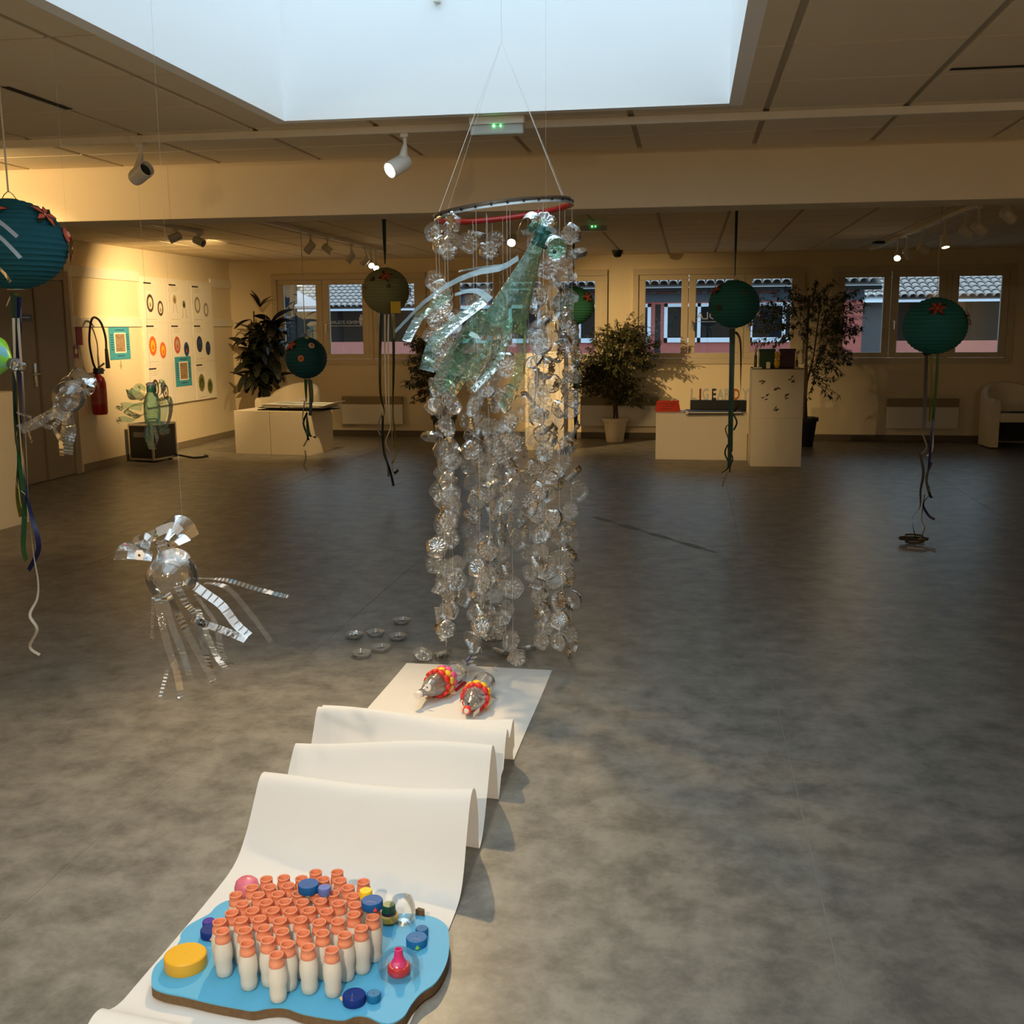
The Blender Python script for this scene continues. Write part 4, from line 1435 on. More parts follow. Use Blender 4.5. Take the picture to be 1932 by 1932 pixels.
lantern('dark green paper lantern whose curled ribbons reach the floor near the white tub chair', 1764, 615, 7.85, (.022, .205, .215), 'grey',
        [(.05, .62, .064, 6), (1.42, .25, .06, 4)], [], [
         ('brown', .024, k3([(762, 812), (756, 1000), (750, 1220)])), ('green', .024, k3([(822, 818), (815, 950), (802, 1100), (796, 1180)])), ('olive', .02, k3([(785, 815), (788, 1000), (776, 1180)])),
         ('navy', .018, k3([(800, 1100), (788, 1260), (776, 1400), (765, 1500), (785, 1560), (745, 1620), (770, 1680), (806, 1705)])),
         ('brown', .018, k3([(726, 1350), (745, 1450), (730, 1550), (726, 1640), (685, 1700), (700, 1790), (708, 1812)])),
         ('grey', .012, k3([(742, 1250), (762, 1320), (722, 1362)])), ('white', .012, k3([(796, 1240), (792, 1330), (764, 1365)])), ('grey', .012, k3([(752, 1570), (736, 1700), (752, 1750), (722, 1815)])),
         ('dark', .018, k3([(790, 1400), (760, 1480), (775, 1560), (790, 1590)])), ('dark', .02, k3([(745, 813), (700 + 60, 822), (790, 812)]))],
        rx=.217, rz=.194, seed=6, dark_flower=True, cordw=.004, trans=.34)
# the ends of those ribbons coiled on the floor
c = at_z(1722, 1026)
cp = []
for i in range(40):
    a = i * .55
    r_ = .05 + .02 * math.sin(i * .9)
    cp.append((c.x + r_ * 1.6 * math.cos(a), c.y + r_ * math.sin(a), .012 + .0012 * i))
tag(obj('ribbon_coil', MB().strip(cp, .014, wd=(0, 0, 1)), RIBB['brown']), 'small coil of brown ribbon lying on the floor below a lantern', 'ribbon')
c = at_z(1745, 1036)
tag(obj('ribbon_end', MB().strip(resample([(c.x - .12, c.y, .008), (c.x - .03, c.y - .05, .012), (c.x + .03, c.y, .008), (c.x + .06, c.y - .06, .01)], 20), .012, wd=(0, .3, 1)), RIBB['grey']), 'grey curl of ribbon on the floor beside the brown ribbon coil', 'ribbon')

# ================================================================== BICYCLE RIM WITH GARLANDS OF BOTTLE BOTTOMS


def bottle_bottom():
    m = MB()
    n = 40
    rings = [(.0, .010), (.10, .011), (.22, .006), (.38, .0135), (.56, .0005), (.74, .002), (.90, .010), (1.0, .026)]
    vs, fs = [], []
    Rr = .048
    for j, (r, z) in enumerate(rings):
        for i in range(n):
            a = 2 * PI * i / n
            pet = math.cos(5 * a)
            rr_ = r * Rr * (1 + .05 * pet * r)
            zz = z
            if .2 < r < .95:
                zz += .010 * (1 - abs(pet)) * (1 - abs(r - .6) / .45)
            vs.append((rr_ * math.cos(a), rr_ * math.sin(a), zz))
    for j in range(len(rings) - 1):
        for i in range(n):
            k = (i + 1) % n
            if j == 0:
                fs.append((j * n + i, (j + 1) * n + i, (j + 1) * n + k))
            else:
                fs.append((j * n + i, (j + 1) * n + i, (j + 1) * n + k, j * n + k))
    me = m.add(vs, fs).mesh('bottle_bottom')
    me.materials.append(PET)
    me.shade_smooth()
    return me


BOT = bottle_bottom()
YM = 4.86
c = at_y(950, 398, YM)
tilt = math.atan2(-(0.0) + (at_y(1080, 379, YM).z - at_y(820, 416, YM).z), at_y(1080, 379, YM).x - at_y(820, 416, YM).x)
mob = thing('garland_mobile', 'bicycle rim hung from the skylight with long garlands of clear bottle bottoms', 'mobile', (c.x, YM, c.z))
RR = .312
MT = Matrix.Rotation(-tilt, 4, 'Y') @ Matrix.Rotation(math.radians(.6), 4, 'X')
rim = MB()
rim.lathe([(RR - .004, -.013), (RR + .004, -.0135), (RR + .002, -.006), (RR - .004, 0), (RR + .002, .006), (RR + .004, .0135), (RR - .004, .013)], 72, MT)
obj('rim', rim, mat('rim_steel', (.36, .35, .33), .35, .85), mob)
ri = MB().lathe([(RR - .004, .0128), (RR - .013, .008), (RR - .016, 0), (RR - .013, -.008), (RR - .004, -.0128)], 72, MT)
obj('rim_inner_face', ri, mat('rim_red', (.42, .018, .012), .35), mob)
for i in range(28):
    a = 2 * PI * i / 28
    M = MT @ Matrix.Rotation(a, 4, 'Z') @ Matrix.Translation((RR + .0005, 0, 0)) @ Matrix.Rotation(PI / 2, 4, 'Y')
    obj('spoke_hole', MB().lathe([(.0055, 0), (.0055, .004), (.001, .0045)], 8, M), BLACK, mob)
kn = at_y(946, 78, YM) - Vector(mob.location)
for i, a in enumerate((math.radians(215), math.radians(-25), math.radians(160), math.radians(30))):
    p = MT @ Vector((RR * math.cos(a), RR * math.sin(a), .012))
    obj('suspension_cord', MB().tube([p, kn], .0011 if i < 2 else .0006, 5), THREAD, mob)
obj('top_cord', MB().tube([kn, (kn.x, kn.y, SZ - mob.location.z)], .0012, 5), THREAD, mob)
rr = random.Random(21)
NS = 22
DISCS = []
for k in range(NS):
    a = 2 * PI * k / NS + rr.uniform(-.08, .08)
    rad = RR if k % 3 else RR * rr.uniform(.2, .75)
    p = MT @ Vector((rad * math.cos(a), rad * math.sin(a), -.012))
    zr = mob.location.z
    x_img = p.x / RR
    ztop = -.06 - rr.uniform(0, .08)
    if -.25 < x_img < .55:
        ztop -= rr.uniform(.25, .6)
    zbot = -zr + rr.choice([.03, .05, .06, .1, .2, .3]) + (.08 if p.y < -.12 else 0)
    if -.3 < x_img < .35 and k % 2:
        zbot += rr.uniform(.0, .4)
    st = obj('strand', MB().tube([p, (p.x, p.y, zbot)], .0007, 4), THREAD, mob)
    z = ztop
    gap = (-.55 < 0 and x_img < -.3)
    while z > zbot:
        skip = gap and -.32 < z < -.18 and rr.random() < .6
        if not skip and rr.random() > (.25 if -.35 < x_img < .45 else .08):
            DISCS.append((p.y, st, (p.x + rr.uniform(-.03, .03), p.y + rr.uniform(-.03, .03), z), (rr.gauss(PI / 2, .5) + (PI if rr.random() < .3 else 0), rr.gauss(0, .4), rr.gauss(0, .75)), rr.choice([1.0, 1.05, .95, .9, 1.12])))
        z -= rr.uniform(.062, .115)
DISCS.sort(key=lambda d: d[0])
far = MB()
for i, (yy, st, loc, rot, s) in enumerate(DISCS):
    if i < 300:
        o = bpy.data.objects.new('bottle_bottom', BOT)
        o.location, o.rotation_euler, o.scale = loc, rot, (s, s, s)
        COL.objects.link(o)
        o.parent = st
    else:
        from mathutils import Euler
        M_ = Matrix.Translation(loc) @ Euler(rot).to_matrix().to_4x4() @ Matrix.Scale(s, 4)
        far.add([M_ @ v.co for v in BOT.vertices], [tuple(f.vertices) for f in BOT.polygons])
if far.v:
    obj('bottle_bottoms_far_side', far, PET, mob)['kind'] = 'stuff'
print('discs', len(DISCS))
# loose bottle bottoms lying on the floor
for px, py in ((668, 1197), (708, 1193), (750, 1200), (718, 1221), (757, 1170), (682, 1232), (795, 1238), (838, 1236), (943, 1232), (996, 1226)):
    q = at_z(px, py, .02)
    o = bpy.data.objects.new('bottle_bottom', BOT)
    o.location = (q.x, q.y, .001 if px < 780 else .012)
    o.rotation_euler = (0 if px < 780 else rr.uniform(.2, .5), 0, rr.uniform(0, 6))
    COL.objects.link(o)
    tag(o, 'loose clear bottle bottom lying on the floor below the garlands', 'bottle bottom', 'bottle bottoms on the floor')

# ================================================================== BOTTLE SQUIDS


def px_strip(m, pts, Y, w, org, ridge=.0, nr=None, dy=0.0, seed=0, wd=None, curl=.0, ph=None):
    rq = random.Random(seed + len(m.v))
    P = []
    for i, (a, b) in enumerate(pts):
        P.append(at_y(a, b, Y + dy * i / max(1, len(pts) - 1)) - org)
    d = wd or (rq.uniform(.6, 1), rq.uniform(-.5, .5), rq.uniform(-.2, .2))
    m.strip(P, w, wd=d, nr=nr or max(10, 5 * len(pts)), ridge=ridge, ph=ph if ph is not None else rq.uniform(-.4, .4), twist=rq.uniform(-.5, .5), curl=curl)
    return m


# clear squid hanging over the floor
Y1 = 2.1
K = 4.83
g = lambda *pts: [(180 + a / K, 960 + b / K) for a, b in pts]
base = at_y(330, 1250, Y1)
t = thing('bottle_squid', 'clear plastic bottle squid hanging over the floor beside the paper roll', 'bottle squid', base)
A, B = at_y(*g((590, 250))[0], Y1), at_y(*g((735, 740))[0], Y1)
ax = (B - A)
Ls = ax.length
u = Y1 / F / math.cos(math.radians(12)) * 1.02
M = Matrix.Translation(A - base) @ frame_from(ax)
sc = Ls
prof = [(.115, .0), (.118, .14), (.145, .15), (.145, .17), (.118, .18), (.12, .27), (.2, .36), (.34, .46), (.435, .60), (.455, .72), (.44, .86), (.40, 1.0)]
obj('bottle_top', MB().lathe([(r * sc, z * sc) for r, z in prof], 36, M), PETC, t)
hd = MB()
px_strip(hd, g((520, 275), (430, 285), (365, 330), (330, 400), (325, 470)), Y1, .07, base, dy=-.02, wd=(.4, .9, .4), ph=0)
px_strip(hd, g((500, 290), (440, 330), (410, 400), (400, 465)), Y1, .05, base, dy=-.04, wd=(.5, .8, .3), ph=0)
px_strip(hd, g((530, 250), (610, 205), (700, 180), (775, 210), (818, 300)), Y1, .075, base, dy=.02, wd=(.3, .9, .5), ph=0)
px_strip(hd, g((560, 300), (660, 260), (760, 265), (815, 310)), Y1, .03, base, dy=-.02, wd=(.3, .9, .5), ph=0)
obj('head_flap', hd, PETS, t)
hs = MB()
px_strip(hs, g((560, 215), (640, 180), (720, 165), (775, 215)), Y1 - .03, .02, base, wd=(.1, .5, .9))
px_strip(hs, g((400, 265), (450, 245), (490, 270)), Y1 - .03, .014, base, wd=(.1, .5, .9))
px_strip(hs, g((640, 420), (720, 395), (800, 420), (835, 465)), Y1 - .04, .018, base, wd=(.1, .5, .9))
obj('head_gleam', hs, PETSH, t)
ec = at_y(*g((405, 420))[0], Y1 - .05) - base
eye = obj('eye', MB().lathe([(.012, 0), (.012, .002), (.001, .003)], 6, Matrix.Translation(ec) @ frame_from((.1, -1, 0))), WCAP, t)
obj('pupil', MB().lathe([(.003, .0035), (.001, .004)], 8, Matrix.Translation(ec) @ frame_from((.1, -1, 0))), BLACK, eye)
TENT = [(PETS, .012, .0018, 50, [(930, 630), (1180, 645), (1480, 730), (1760, 800)], .1), (PETSH, .019, .0012, 18, [(830, 650), (1000, 770), (1150, 880), (1280, 1050), (1400, 1160)], -.03),
        (PETS, .012, .0015, 40, [(1000, 670), (1200, 720), (1400, 940), (1600, 1210)], .1), (PETSH, .016, .0012, 13, [(880, 1000), (1000, 1050), (1200, 1120), (1370, 1195)], -.05),
        (PETS, .018, .002, 40, [(660, 770), (760, 960), (850, 1150), (1000, 1420), (1080, 1580)], -.02), (PETS, .018, .002, 40, [(740, 690), (830, 860), (920, 980), (1000, 1300), (1050, 1450)], .03),
        (PETS, .016, .002, 40, [(560, 790), (600, 1000), (660, 1250), (740, 1500), (780, 1720)], -.03), (PETS, .008, .002, 36, [(530, 810), (525, 1000), (520, 1190)], 0),
        (PETS, .008, .002, 20, [(655, 1470), (620, 1600), (580, 1745)], 0), (PETS, .018, .002, 40, [(900, 760), (1100, 1050), (1150, 1300), (1240, 1420)], .06),
        (PETS, .018, .002, 40, [(620, 780), (700, 1060), (800, 1320), (870, 1550)], .05), (PETS, .014, .002, 30, [(930, 900), (1000, 1100), (1110, 1350), (1200, 1460)], .08)]
for i, (mm, w, rd, nr, pts, dy) in enumerate(TENT):
    te = obj('tentacle', px_strip(MB(), g(*pts), Y1, w * 1.0, base, rd, nr, dy, i, ph=0 if mm is PETSH else None, wd=(.3, .5, .8) if mm is PETSH else None), mm, t)
    if mm is PETSH:      # creases between the shiny segments
        P = resample([at_y(*q, Y1 + dy * j / (len(pts) - 1)) - base for j, q in enumerate(g(*pts))], 60)
        cr = MB()
        for j in range(4, 58, 5 if i == 1 else 9):
            tn = (P[j + 1] - P[j]).normalized()
            d = Vector((.3, .5, .8))
            d = (d - tn * d.dot(tn)).normalized()
            q = P[j] + Vector((0, -.002, .001))
            cr.strip([q - d * w * .5, q, q + d * w * .5], .0018, wd=tn)
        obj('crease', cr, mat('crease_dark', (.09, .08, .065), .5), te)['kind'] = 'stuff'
tp = at_y(345, 1000, Y1)
obj('hanging_thread', MB().tube([tp - base, Vector((tp.x, tp.y, ZC)) - base], .0003, 4), FINE, t)

# clear squid by the wall
Y2 = 3.6
K4 = 3.45
g4 = lambda *pts: [(a / K4, 400 + b / K4) for a, b in pts]
base = at_y(110, 850, Y2)
t = thing('bottle_squid', 'clear plastic bottle squid hanging in front of the fire extinguisher', 'bottle squid', base)
A, B = at_y(*g4((510, 1080))[0], Y2), at_y(*g4((385, 1330))[0], Y2)
ax = B - A
sc = ax.length
M = Matrix.Translation(A - base) @ frame_from(ax)
obj('bottle_top', MB().lathe([(r * sc, z * sc) for r, z in [(.13, 0), (.14, .1), (.17, .12), (.14, .15), (.25, .24), (.34, .36), (.35, .52), (.31, .66), (.22, .8), (.2, .9), (.22, 1.0)]], 32, M), PETC, t)
hd = MB()
for pts in (((440, 1060), (470, 1040), (520, 1060), (560, 1100)), ((420, 1090), (460, 1060), (500, 1075)), ((540, 1080), (585, 1100), (580, 1150), (560, 1180)), ((530, 1060), (570, 1080), (575, 1130))):
    px_strip(hd, g4(*pts), Y2, .05, base, 0, None, -.03, wd=(.2, 1, .3))
obj('head_flap', hd, PETS, t)
for q in ((470, 1085), (572, 1135)):
    ec = at_y(*g4(q)[0], Y2 - .06) - base
    obj('eye', MB().ball(ec, .005, .003, .005, 8, 6), BLACK, t)
for i, (w, pts) in enumerate(((.04, [(400, 1290), (300, 1335), (220, 1380), (130, 1415)]), (.03, [(380, 1270), (290, 1320), (190, 1390), (210, 1500)]), (.03, [(420, 1300), (420, 1400), (400, 1480), (405, 1585)]),
                             (.035, [(440, 1310), (465, 1420), (450, 1500), (445, 1578)]), (.02, [(400, 1330), (340, 1400), (250, 1380)]), (.015, [(205, 1340), (160, 1325), (110, 1310)]), (.02, [(350, 1400), (375, 1450), (395, 1480)]))):
    obj('tentacle', px_strip(MB(), g4(*pts), Y2, w, base, .003, 26, 0, 40 + i), PETS, t)
tp = A
obj('hanging_thread', MB().tube([tp - base, Vector((tp.x, tp.y, ZC)) - base], .0003, 4), FINE, t)

# green squid in front of the posters
Y3 = 6.15
base = at_y(285, 830, Y3)
t = thing('bottle_squid', 'green plastic bottle squid with looped arms hanging in front of the posters', 'bottle squid', base)
A, B = at_y(285, 724, Y3), at_y(288, 800, Y3)
ax = B - A
sc = ax.length
M = Matrix.Translation(A - base) @ frame_from(ax)
obj('bottle_neck', MB().lathe([(r * sc, z * sc) for r, z in [(.001, .02), (.10, .02), (.115, .1), (.115, .2), (.10, .21)]], 20, M), PETGD, t)
obj('bottle_top', MB().lathe([(r * sc, z * sc) for r, z in [(.10, .2), (.16, .3), (.2, .5), (.2, .75), (.18, 1.0)]], 28, M), PETG, t)
obj('white_ring', MB().lathe([(r * sc, z * sc) for r, z in [(.08, -.03), (.13, 0), (.12, .06)]], 18, M), PETSH, t)
LOOPS = [[(275, 735), (262, 728), (258, 742), (270, 752), (280, 745)], [(293, 730), (305, 722), (308, 738), (298, 748)], [(272, 748), (252, 742), (244, 736), (250, 752), (272, 752)],
         [(298, 755), (318, 752), (322, 775), (314, 805), (300, 812)], [(300, 752), (310, 765), (306, 790), (298, 800)], [(275, 760), (250, 765), (238, 775), (258, 785), (272, 780)],
         [(274, 780), (250, 792), (232, 790), (222, 795)], [(300, 800), (315, 815), (308, 822)], [(285, 800), (282, 825), (288, 848)], [(290, 805), (297, 830), (290, 845)], [(268, 770), (236, 765), (222, 773)], [(280, 800), (275, 815), (282, 835)]]
for i, pts in enumerate(LOOPS):
    obj('looped_arm', px_strip(MB(), pts, Y3, .045, base, .001, 26, (-.1, .1)[i % 2], 70 + i, wd=(.45, 1, .5)), PETG, t)
obj('hanging_thread', MB().tube([A - base, Vector((A.x, A.y, ZC)) - base], .0007, 4), THREAD, t)

# green creature hanging in front of the garlands
Y4 = 2.6
base = at_y(950, 700, Y4)
t = thing('green_bottle_creature', 'big green plastic bottle creature with long neck and trailing strips before the garlands', 'bottle creature', base)
A, B = at_y(1030, 425, Y4), at_y(948, 618, Y4)
ax = B - A
sc = ax.length
M = Matrix.Translation(A - base) @ frame_from(ax)
obj('bottle_neck', MB().lathe([(r * sc, z * sc) for r, z in [(.05, .01), (.062, .02), (.066, .07), (.082, .08), (.082, .10), (.066, .11), (.066, .2)]], 24, M), PETGD, t)
obj('bottle_top', MB().lathe([(r * sc, z * sc) for r, z in [(.066, .2), (.078, .3), (.105, .45), (.135, .6), (.165, .75), (.19, .9), (.2, 1.0)]], 36, M), PETG, t)
hm = Matrix.Translation(at_y(1047, 465, Y4 - .03) - base) @ frame_from((.35, -.7, -.3))
obj('head', MB().lathe([(r * .05, z * .05) for r, z in [(.001, .3), (.3, .34), (.5, .3), (.52, 0), (.45, -.5), (.25, -.8)]], 24, hm), PETG, t)
for q in ((1029, 467), (1046, 475)):
    ec = at_y(*q, Y4 - .065) - base
    obj('eye', MB().lathe([(.0048, 0), (.004, .002), (.001, .003)], 10, Matrix.Translation(ec) @ frame_from((0, -1, 0))), BLACK, t)
ear = MB()
px_strip(ear, [(975, 445), (985, 415), (1000, 405), (1012, 415), (1000, 435), (985, 440)], Y4, .03, base, wd=(.3, 1, .2))
px_strip(ear, [(985, 440), (1005, 428), (1022, 418), (1032, 420)], Y4, .022, base, wd=(.3, 1, .2))
obj('ear', ear, PETG, t)
obj('head_gleam', px_strip(MB(), [(1030, 430), (1040, 432), (1048, 440)], Y4 - .04, .012, base, wd=(.3, .3, 1)), PETB, t)
for i, (mm, w, pts, rd) in enumerate((
        (PETB, (.020, .010), [(978, 486), (945, 505), (900, 514), (850, 535), (800, 570), (770, 600), (745, 626)], .001), (PETB, (.006, .004), [(948, 500), (905, 505), (865, 512)], 0),
        (PETB, (.020, .008), [(925, 566), (905, 551), (885, 549), (858, 556)], 0), (PETG, (.036, .05), [(930, 585), (885, 630), (845, 690), (825, 735)], .0012),
        (PETG, (.03, .036), [(915, 570), (860, 610), (820, 650), (805, 700)], .0012), (PETG, (.036, .045), [(940, 605), (905, 655), (875, 700), (850, 740)], .0012), (PETG, (.04, .045), [(905, 585), (870, 640), (850, 690), (838, 720)], .0012),
        (PETG, (.02, .026), [(850, 555), (800, 590), (780, 620), (768, 645)], .001), (PETG, (.026, .022), [(945, 610), (935, 645), (930, 675), (902, 722)], .001),
        (PETG, (.026, .032), [(985, 596), (986, 650), (980, 705), (952, 772)], .001), (PETG, (.024, .024), [(962, 602), (955, 645), (938, 690), (893, 738)], .001), (PETG, (.012, .012), [(990, 596), (990, 640), (988, 680)], .001),
        (THREAD, (.003, .003), [(986, 593), (1000, 645), (1013, 700), (1011, 740), (1004, 772)], 0), (PETB, (.012, .012), [(885, 628), (910, 638), (945, 636)], .001), (PETGD, (.02, .014), [(935, 580), (918, 615), (905, 640)], 0), (PETG, (.03, .03), [(930, 640), (910, 680), (880, 720)], .001))):
    o = obj('tentacle', px_strip(MB(), pts, Y4, list(w), base, rd, 28, (.06, -.05, .02)[i % 3], 90 + i, wd=(.2, .5, .8) if mm is PETB else None, ph=0 if mm is PETB else None, curl=.15 if mm is PETG else 0), mm, t)
obj('hanging_thread', MB().tube([A - base, Vector((A.x, A.y, SZ - .1)) - base], .0003, 4), FINE, t)

# painted fish at the edge of the picture
c = at_y(-34, 668, 3.2)
t = thing('painted_bottle_fish', 'lime green and blue painted bottle fish hanging beside the teal lantern', 'bottle fish', c)
gm = mat('lime_paint', (.22, .62, .03), .35)
nt = gm.node_tree
nt.nodes['Mix'].inputs[6].default_value = (.24, .66, .02, 1)
nt.nodes['Mix'].inputs[7].default_value = (.16, .48, .55, 1)
nt.nodes['Noise Texture'].inputs['Scale'].default_value = 9
rp = nt.nodes.new('ShaderNodeValToRGB')
rp.color_ramp.elements[0].position = .5
rp.color_ramp.elements[1].position = .56
nt.links.new(nt.nodes['Noise Texture'].outputs['Fac'], rp.inputs[0])
nt.links.new(rp.outputs[0], nt.nodes['Mix'].inputs[0])
M = frame_from((.85, 0, -.25))
obj('fish_body', MB().lathe([(r * .085, z * .1) for r, z in [(.001, -1.4), (.5, -1.25), (.85, -.7), (.95, 0), (.8, .5), (.4, .85), (.18, 1.0)]], 28, M), gm, t)
obj('bottle_neck', MB().lathe([(.016, .098), (.016, .115), (.022, .117), (.022, .125), (.015, .13), (.015, .15)], 16, M), PET, t)
obj('fin', MB().add([(-.02, 0, .06), (.03, 0, .065), (.0, .005, .12)], [(0, 1, 2)]), gm, t)
obj('hanging_thread', MB().tube([(0, 0, .07), (0, 0, ZC - c.z)], .0006, 4), THREAD, t)

# arms of a clear squid that reaches in beside the teal lantern
Y5 = 3.3
base = at_y(-70, 420, Y5)
t = thing('bottle_squid', 'clear plastic bottle squid with shiny arms in front of the large teal lantern', 'bottle squid', base)
A, B = at_y(-100, 350, Y5), at_y(-55, 420, Y5)
ax = B - A
sc = ax.length * 1.2
M = Matrix.Translation(A - base) @ frame_from(ax)
obj('bottle_top', MB().lathe([(r * sc, z * sc) for r, z in [(.12, 0), (.13, .15), (.2, .3), (.32, .5), (.34, .75), (.32, 1.0)]], 28, M), PETC, t)
for i, pts in enumerate(([(-50, 400), (-20, 408), (5, 423), (33, 447)], [(-55, 420), (-25, 430), (5, 452), (39, 487)])):
    obj('tentacle', px_strip(MB(), pts, Y5, .013, base, .0008, 16, 0, 130 + i, wd=(.3, .4, .9), ph=0), PETSH, t)
obj('tentacle', px_strip(MB(), [(-60, 440), (-30, 480), (5, 512), (20, 532)], Y5, .012, base, .001, 20, 0, 140), PETS, t)
obj('hanging_thread', MB().tube([A - base, Vector((A.x, A.y, ZC)) - base], .0003, 4), FINE, t)

# ================================================================== PAPER ROLL ON THE FLOOR
PXL, PXR = -1.30, -0.60


def paper():
    # (y, z) profile at the left edge and at the right edge
    Lp = [(4.745, .002), (4.3, .002), (4.0, .003), (3.78, .004), (3.68, .03), (3.645, .13), (3.62, .185), (3.60, .19), (3.58, .17), (3.585, .18), (3.565, .205), (3.54, .203), (3.50, .15), (3.44, .06), (3.405, .012), (3.385, .01), (3.365, .06), (3.345, .14), (3.315, .182), (3.285, .18),
          (3.22, .11), (3.15, .035), (3.11, .008), (3.085, .02), (3.07, .10), (3.04, .17), (3.005, .187), (2.97, .175), (2.92, .125), (2.85, .06), (2.76, .014), (2.6, .003), (2.2, .003), (2.12, .004), (2.07, .018), (2.04, .042), (2.01, .05), (1.98, .042), (1.94, .015), (1.90, .003), (1.6, .002)]
    Rp = [(4.735, .002), (4.3, .002), (4.0, .003), (3.74, .004), (3.66, .012), (3.65, .08), (3.645, .15), (3.628, .18), (3.59, .17), (3.54, .15), (3.51, .195), (3.485, .203), (3.45, .17), (3.40, .08), (3.35, .015), (3.33, .012), (3.32, .08), (3.29, .18), (3.25, .226), (3.21, .226),
          (3.14, .14), (3.05, .04), (2.985, .01), (2.965, .03), (2.965, .12), (2.935, .21), (2.89, .248), (2.845, .236), (2.79, .16), (2.74, .07), (2.68, .014), (2.55, .003), (2.2, .003), (2.12, .004), (2.0, .006), (1.97, .012), (1.94, .016), (1.91, .012), (1.88, .006), (1.85, .003), (1.6, .002)]
    n = 150
    A = resample([(0, y, z) for y, z in Lp], n)
    B = resample([(0, y, z) for y, z in Rp], n)
    m = MB()
    q = 13
    rr_ = random.Random(3)
    for i in range(n):
        for k in range(q):
            s = k / (q - 1)
            p = A[i].lerp(B[i], s)
            x = PXL + (PXR - PXL) * s
            z = max(.0015, p.z * (1 + .06 * math.sin(s * 5 + p.y * 9)) + .0008 * math.sin(s * 7 + p.y * 5))
            x += .004 * math.sin(p.y * 3) + (.012 if p.z > .05 and p.y > 3.4 else 0) * (s - .5)
            m.v.append((x, p.y, z))
    for i in range(n - 1):
        for k in range(q - 1):
            a = i * q + k
            m.f.append((a, a + q, a + q + 1, a + 1))
    return m


tag(obj('paper_roll', paper(), PAPER), 'long white paper strip unrolled and folded in waves on the grey floor', 'paper')

# ================================================================== BOTTLE FISH ON THE PAPER


def bottle_fish(label, head, tail, rings, r=.05, fin=True, capm=WCAP):
    head, tail = Vector(head), Vector(tail)
    ax = tail - head
    L = ax.length
    t = thing('cap_bottle_fish', label, 'bottle fish', Vector((head.x, head.y, 0)))
    M = Matrix.Translation(head - Vector((head.x, head.y, 0))) @ frame_from(ax)
    prof = [(.013, .012), (.013, .03), (.018, .033), (.014, .038), (.021, .06), (.037, .10), (.047, .135), (r, .158), (r, .24)]
    for i in range(9):
        prof.append((r * (.93 if i % 2 else 1), .25 + (L - .28) * i / 8))
    prof += [(r * .8, L - .012), (r * .3, L), (.001, L)]
    obj('clear_bottle', MB().lathe(prof, 32, M), PET, t)
    obj('nose_cap', MB().lathe([(.001, -.004), (.015, -.004), (.0165, 0), (.0165, .018), (.014, .02)], 20, M), capm, t)
    cap = MB().lathe([(.0135, 0), (.0135, .007), (.012, .009), (.001, .009)], 16)
    meshes = {}
    for mm, z, n, ph in rings:
        if mm.name not in meshes:
            me = MB().lathe([(.0155, -.002), (.0155, .008), (.0135, .0105), (.001, .0105)], 16).mesh('scale_cap')
            me.materials.append(mm)
            me.shade_smooth()
            meshes[mm.name] = me
        for i in range(n):
            a = ph + 2 * PI * i / n
            o = bpy.data.objects.new('scale_cap', meshes[mm.name])
            lm_ = M @ Matrix.Rotation(a, 4, 'Z') @ Matrix.Translation((r * (1.0 if z > .11 else .9), 0, z)) @ Matrix.Rotation(PI / 2 - (.0 if z > .11 else .25), 4, 'Y')
            o.matrix_local = lm_
            COL.objects.link(o)
            o.parent = t
            o.matrix_local = lm_
    return t, M, L


def zfish(px, py, z):
    return at_z(px, py, z)


h1, t1 = zfish(787, 1312, .064), zfish(866, 1266, .066)
t1 = h1 + (t1 - h1).normalized() * .36
t, M, L = bottle_fish('clear bottle fish with rings of red, yellow and pink caps and a white nose', h1, t1, [(RED, .165, 10, .1), (YEL, .193, 10, .4), (PINKC, .221, 10, .1)], r=.052)
ec = M @ Vector((0, 0, .07))
vw = (EYE - (ec + Vector(t.location))).normalized()
for q, s in (((807, 1297), .016),):
    e0 = at_y(q[0], q[1], h1.y + .035) - Vector(t.location)
    ey = obj('eye', MB().lathe([(s, -.004), (s, .003), (.001, .005)], 18, Matrix.Translation(e0) @ frame_from((-.25, -.9, .3))), WCAP, t)
    obj('pupil', MB().lathe([(.004, .0045), (.001, .0065)], 10, Matrix.Translation(e0) @ frame_from((-.25, -.9, .3))), BLACK, ey)
gt = mat('red_glitter', (.32, .09, .05), .4, var=.8, scale=150)
obj('glitter_band', MB().lathe([(.034, .095), (.044, .125), (.0525, .155)], 28, M), plastic('red_glitter_film', (.8, .45, .36), .45, 1.2, .2, hazecol=(.35, .10, .06)), t)
f0, f1_ = at_z(860, 1302, .02) - Vector(t.location), at_z(877, 1288, .03) - Vector(t.location)
obj('fin', MB().tube([f0, f1_], .008, 8), mat('fin_red', (.4, .01, .015), .4), t)
tf = MB()
for i, (a, b) in enumerate((((862, 1262), (898, 1240)), ((868, 1266), (892, 1248)), ((866, 1258), (888, 1239)), ((872, 1270), (896, 1256)), ((870, 1262), (884, 1243)))):
    pa, pb = at_z(*a, .06) - Vector(t.location), at_z(*b, .07) - Vector(t.location)
    tf.strip([pa, pa.lerp(pb, .5) + Vector((0, 0, .02)), pb], .018, wd=(1, .3, .5), nr=10, ridge=.002)
obj('tail_fringe', tf, PETS, t)
pa, pb = at_z(880, 1250, .08) - Vector(t.location), at_z(890, 1237, .09) - Vector(t.location)
obj('blue_straw', MB().tube([pa, pb], .003, 6), mat('straw_blue', (.03, .04, .3), .4), t)

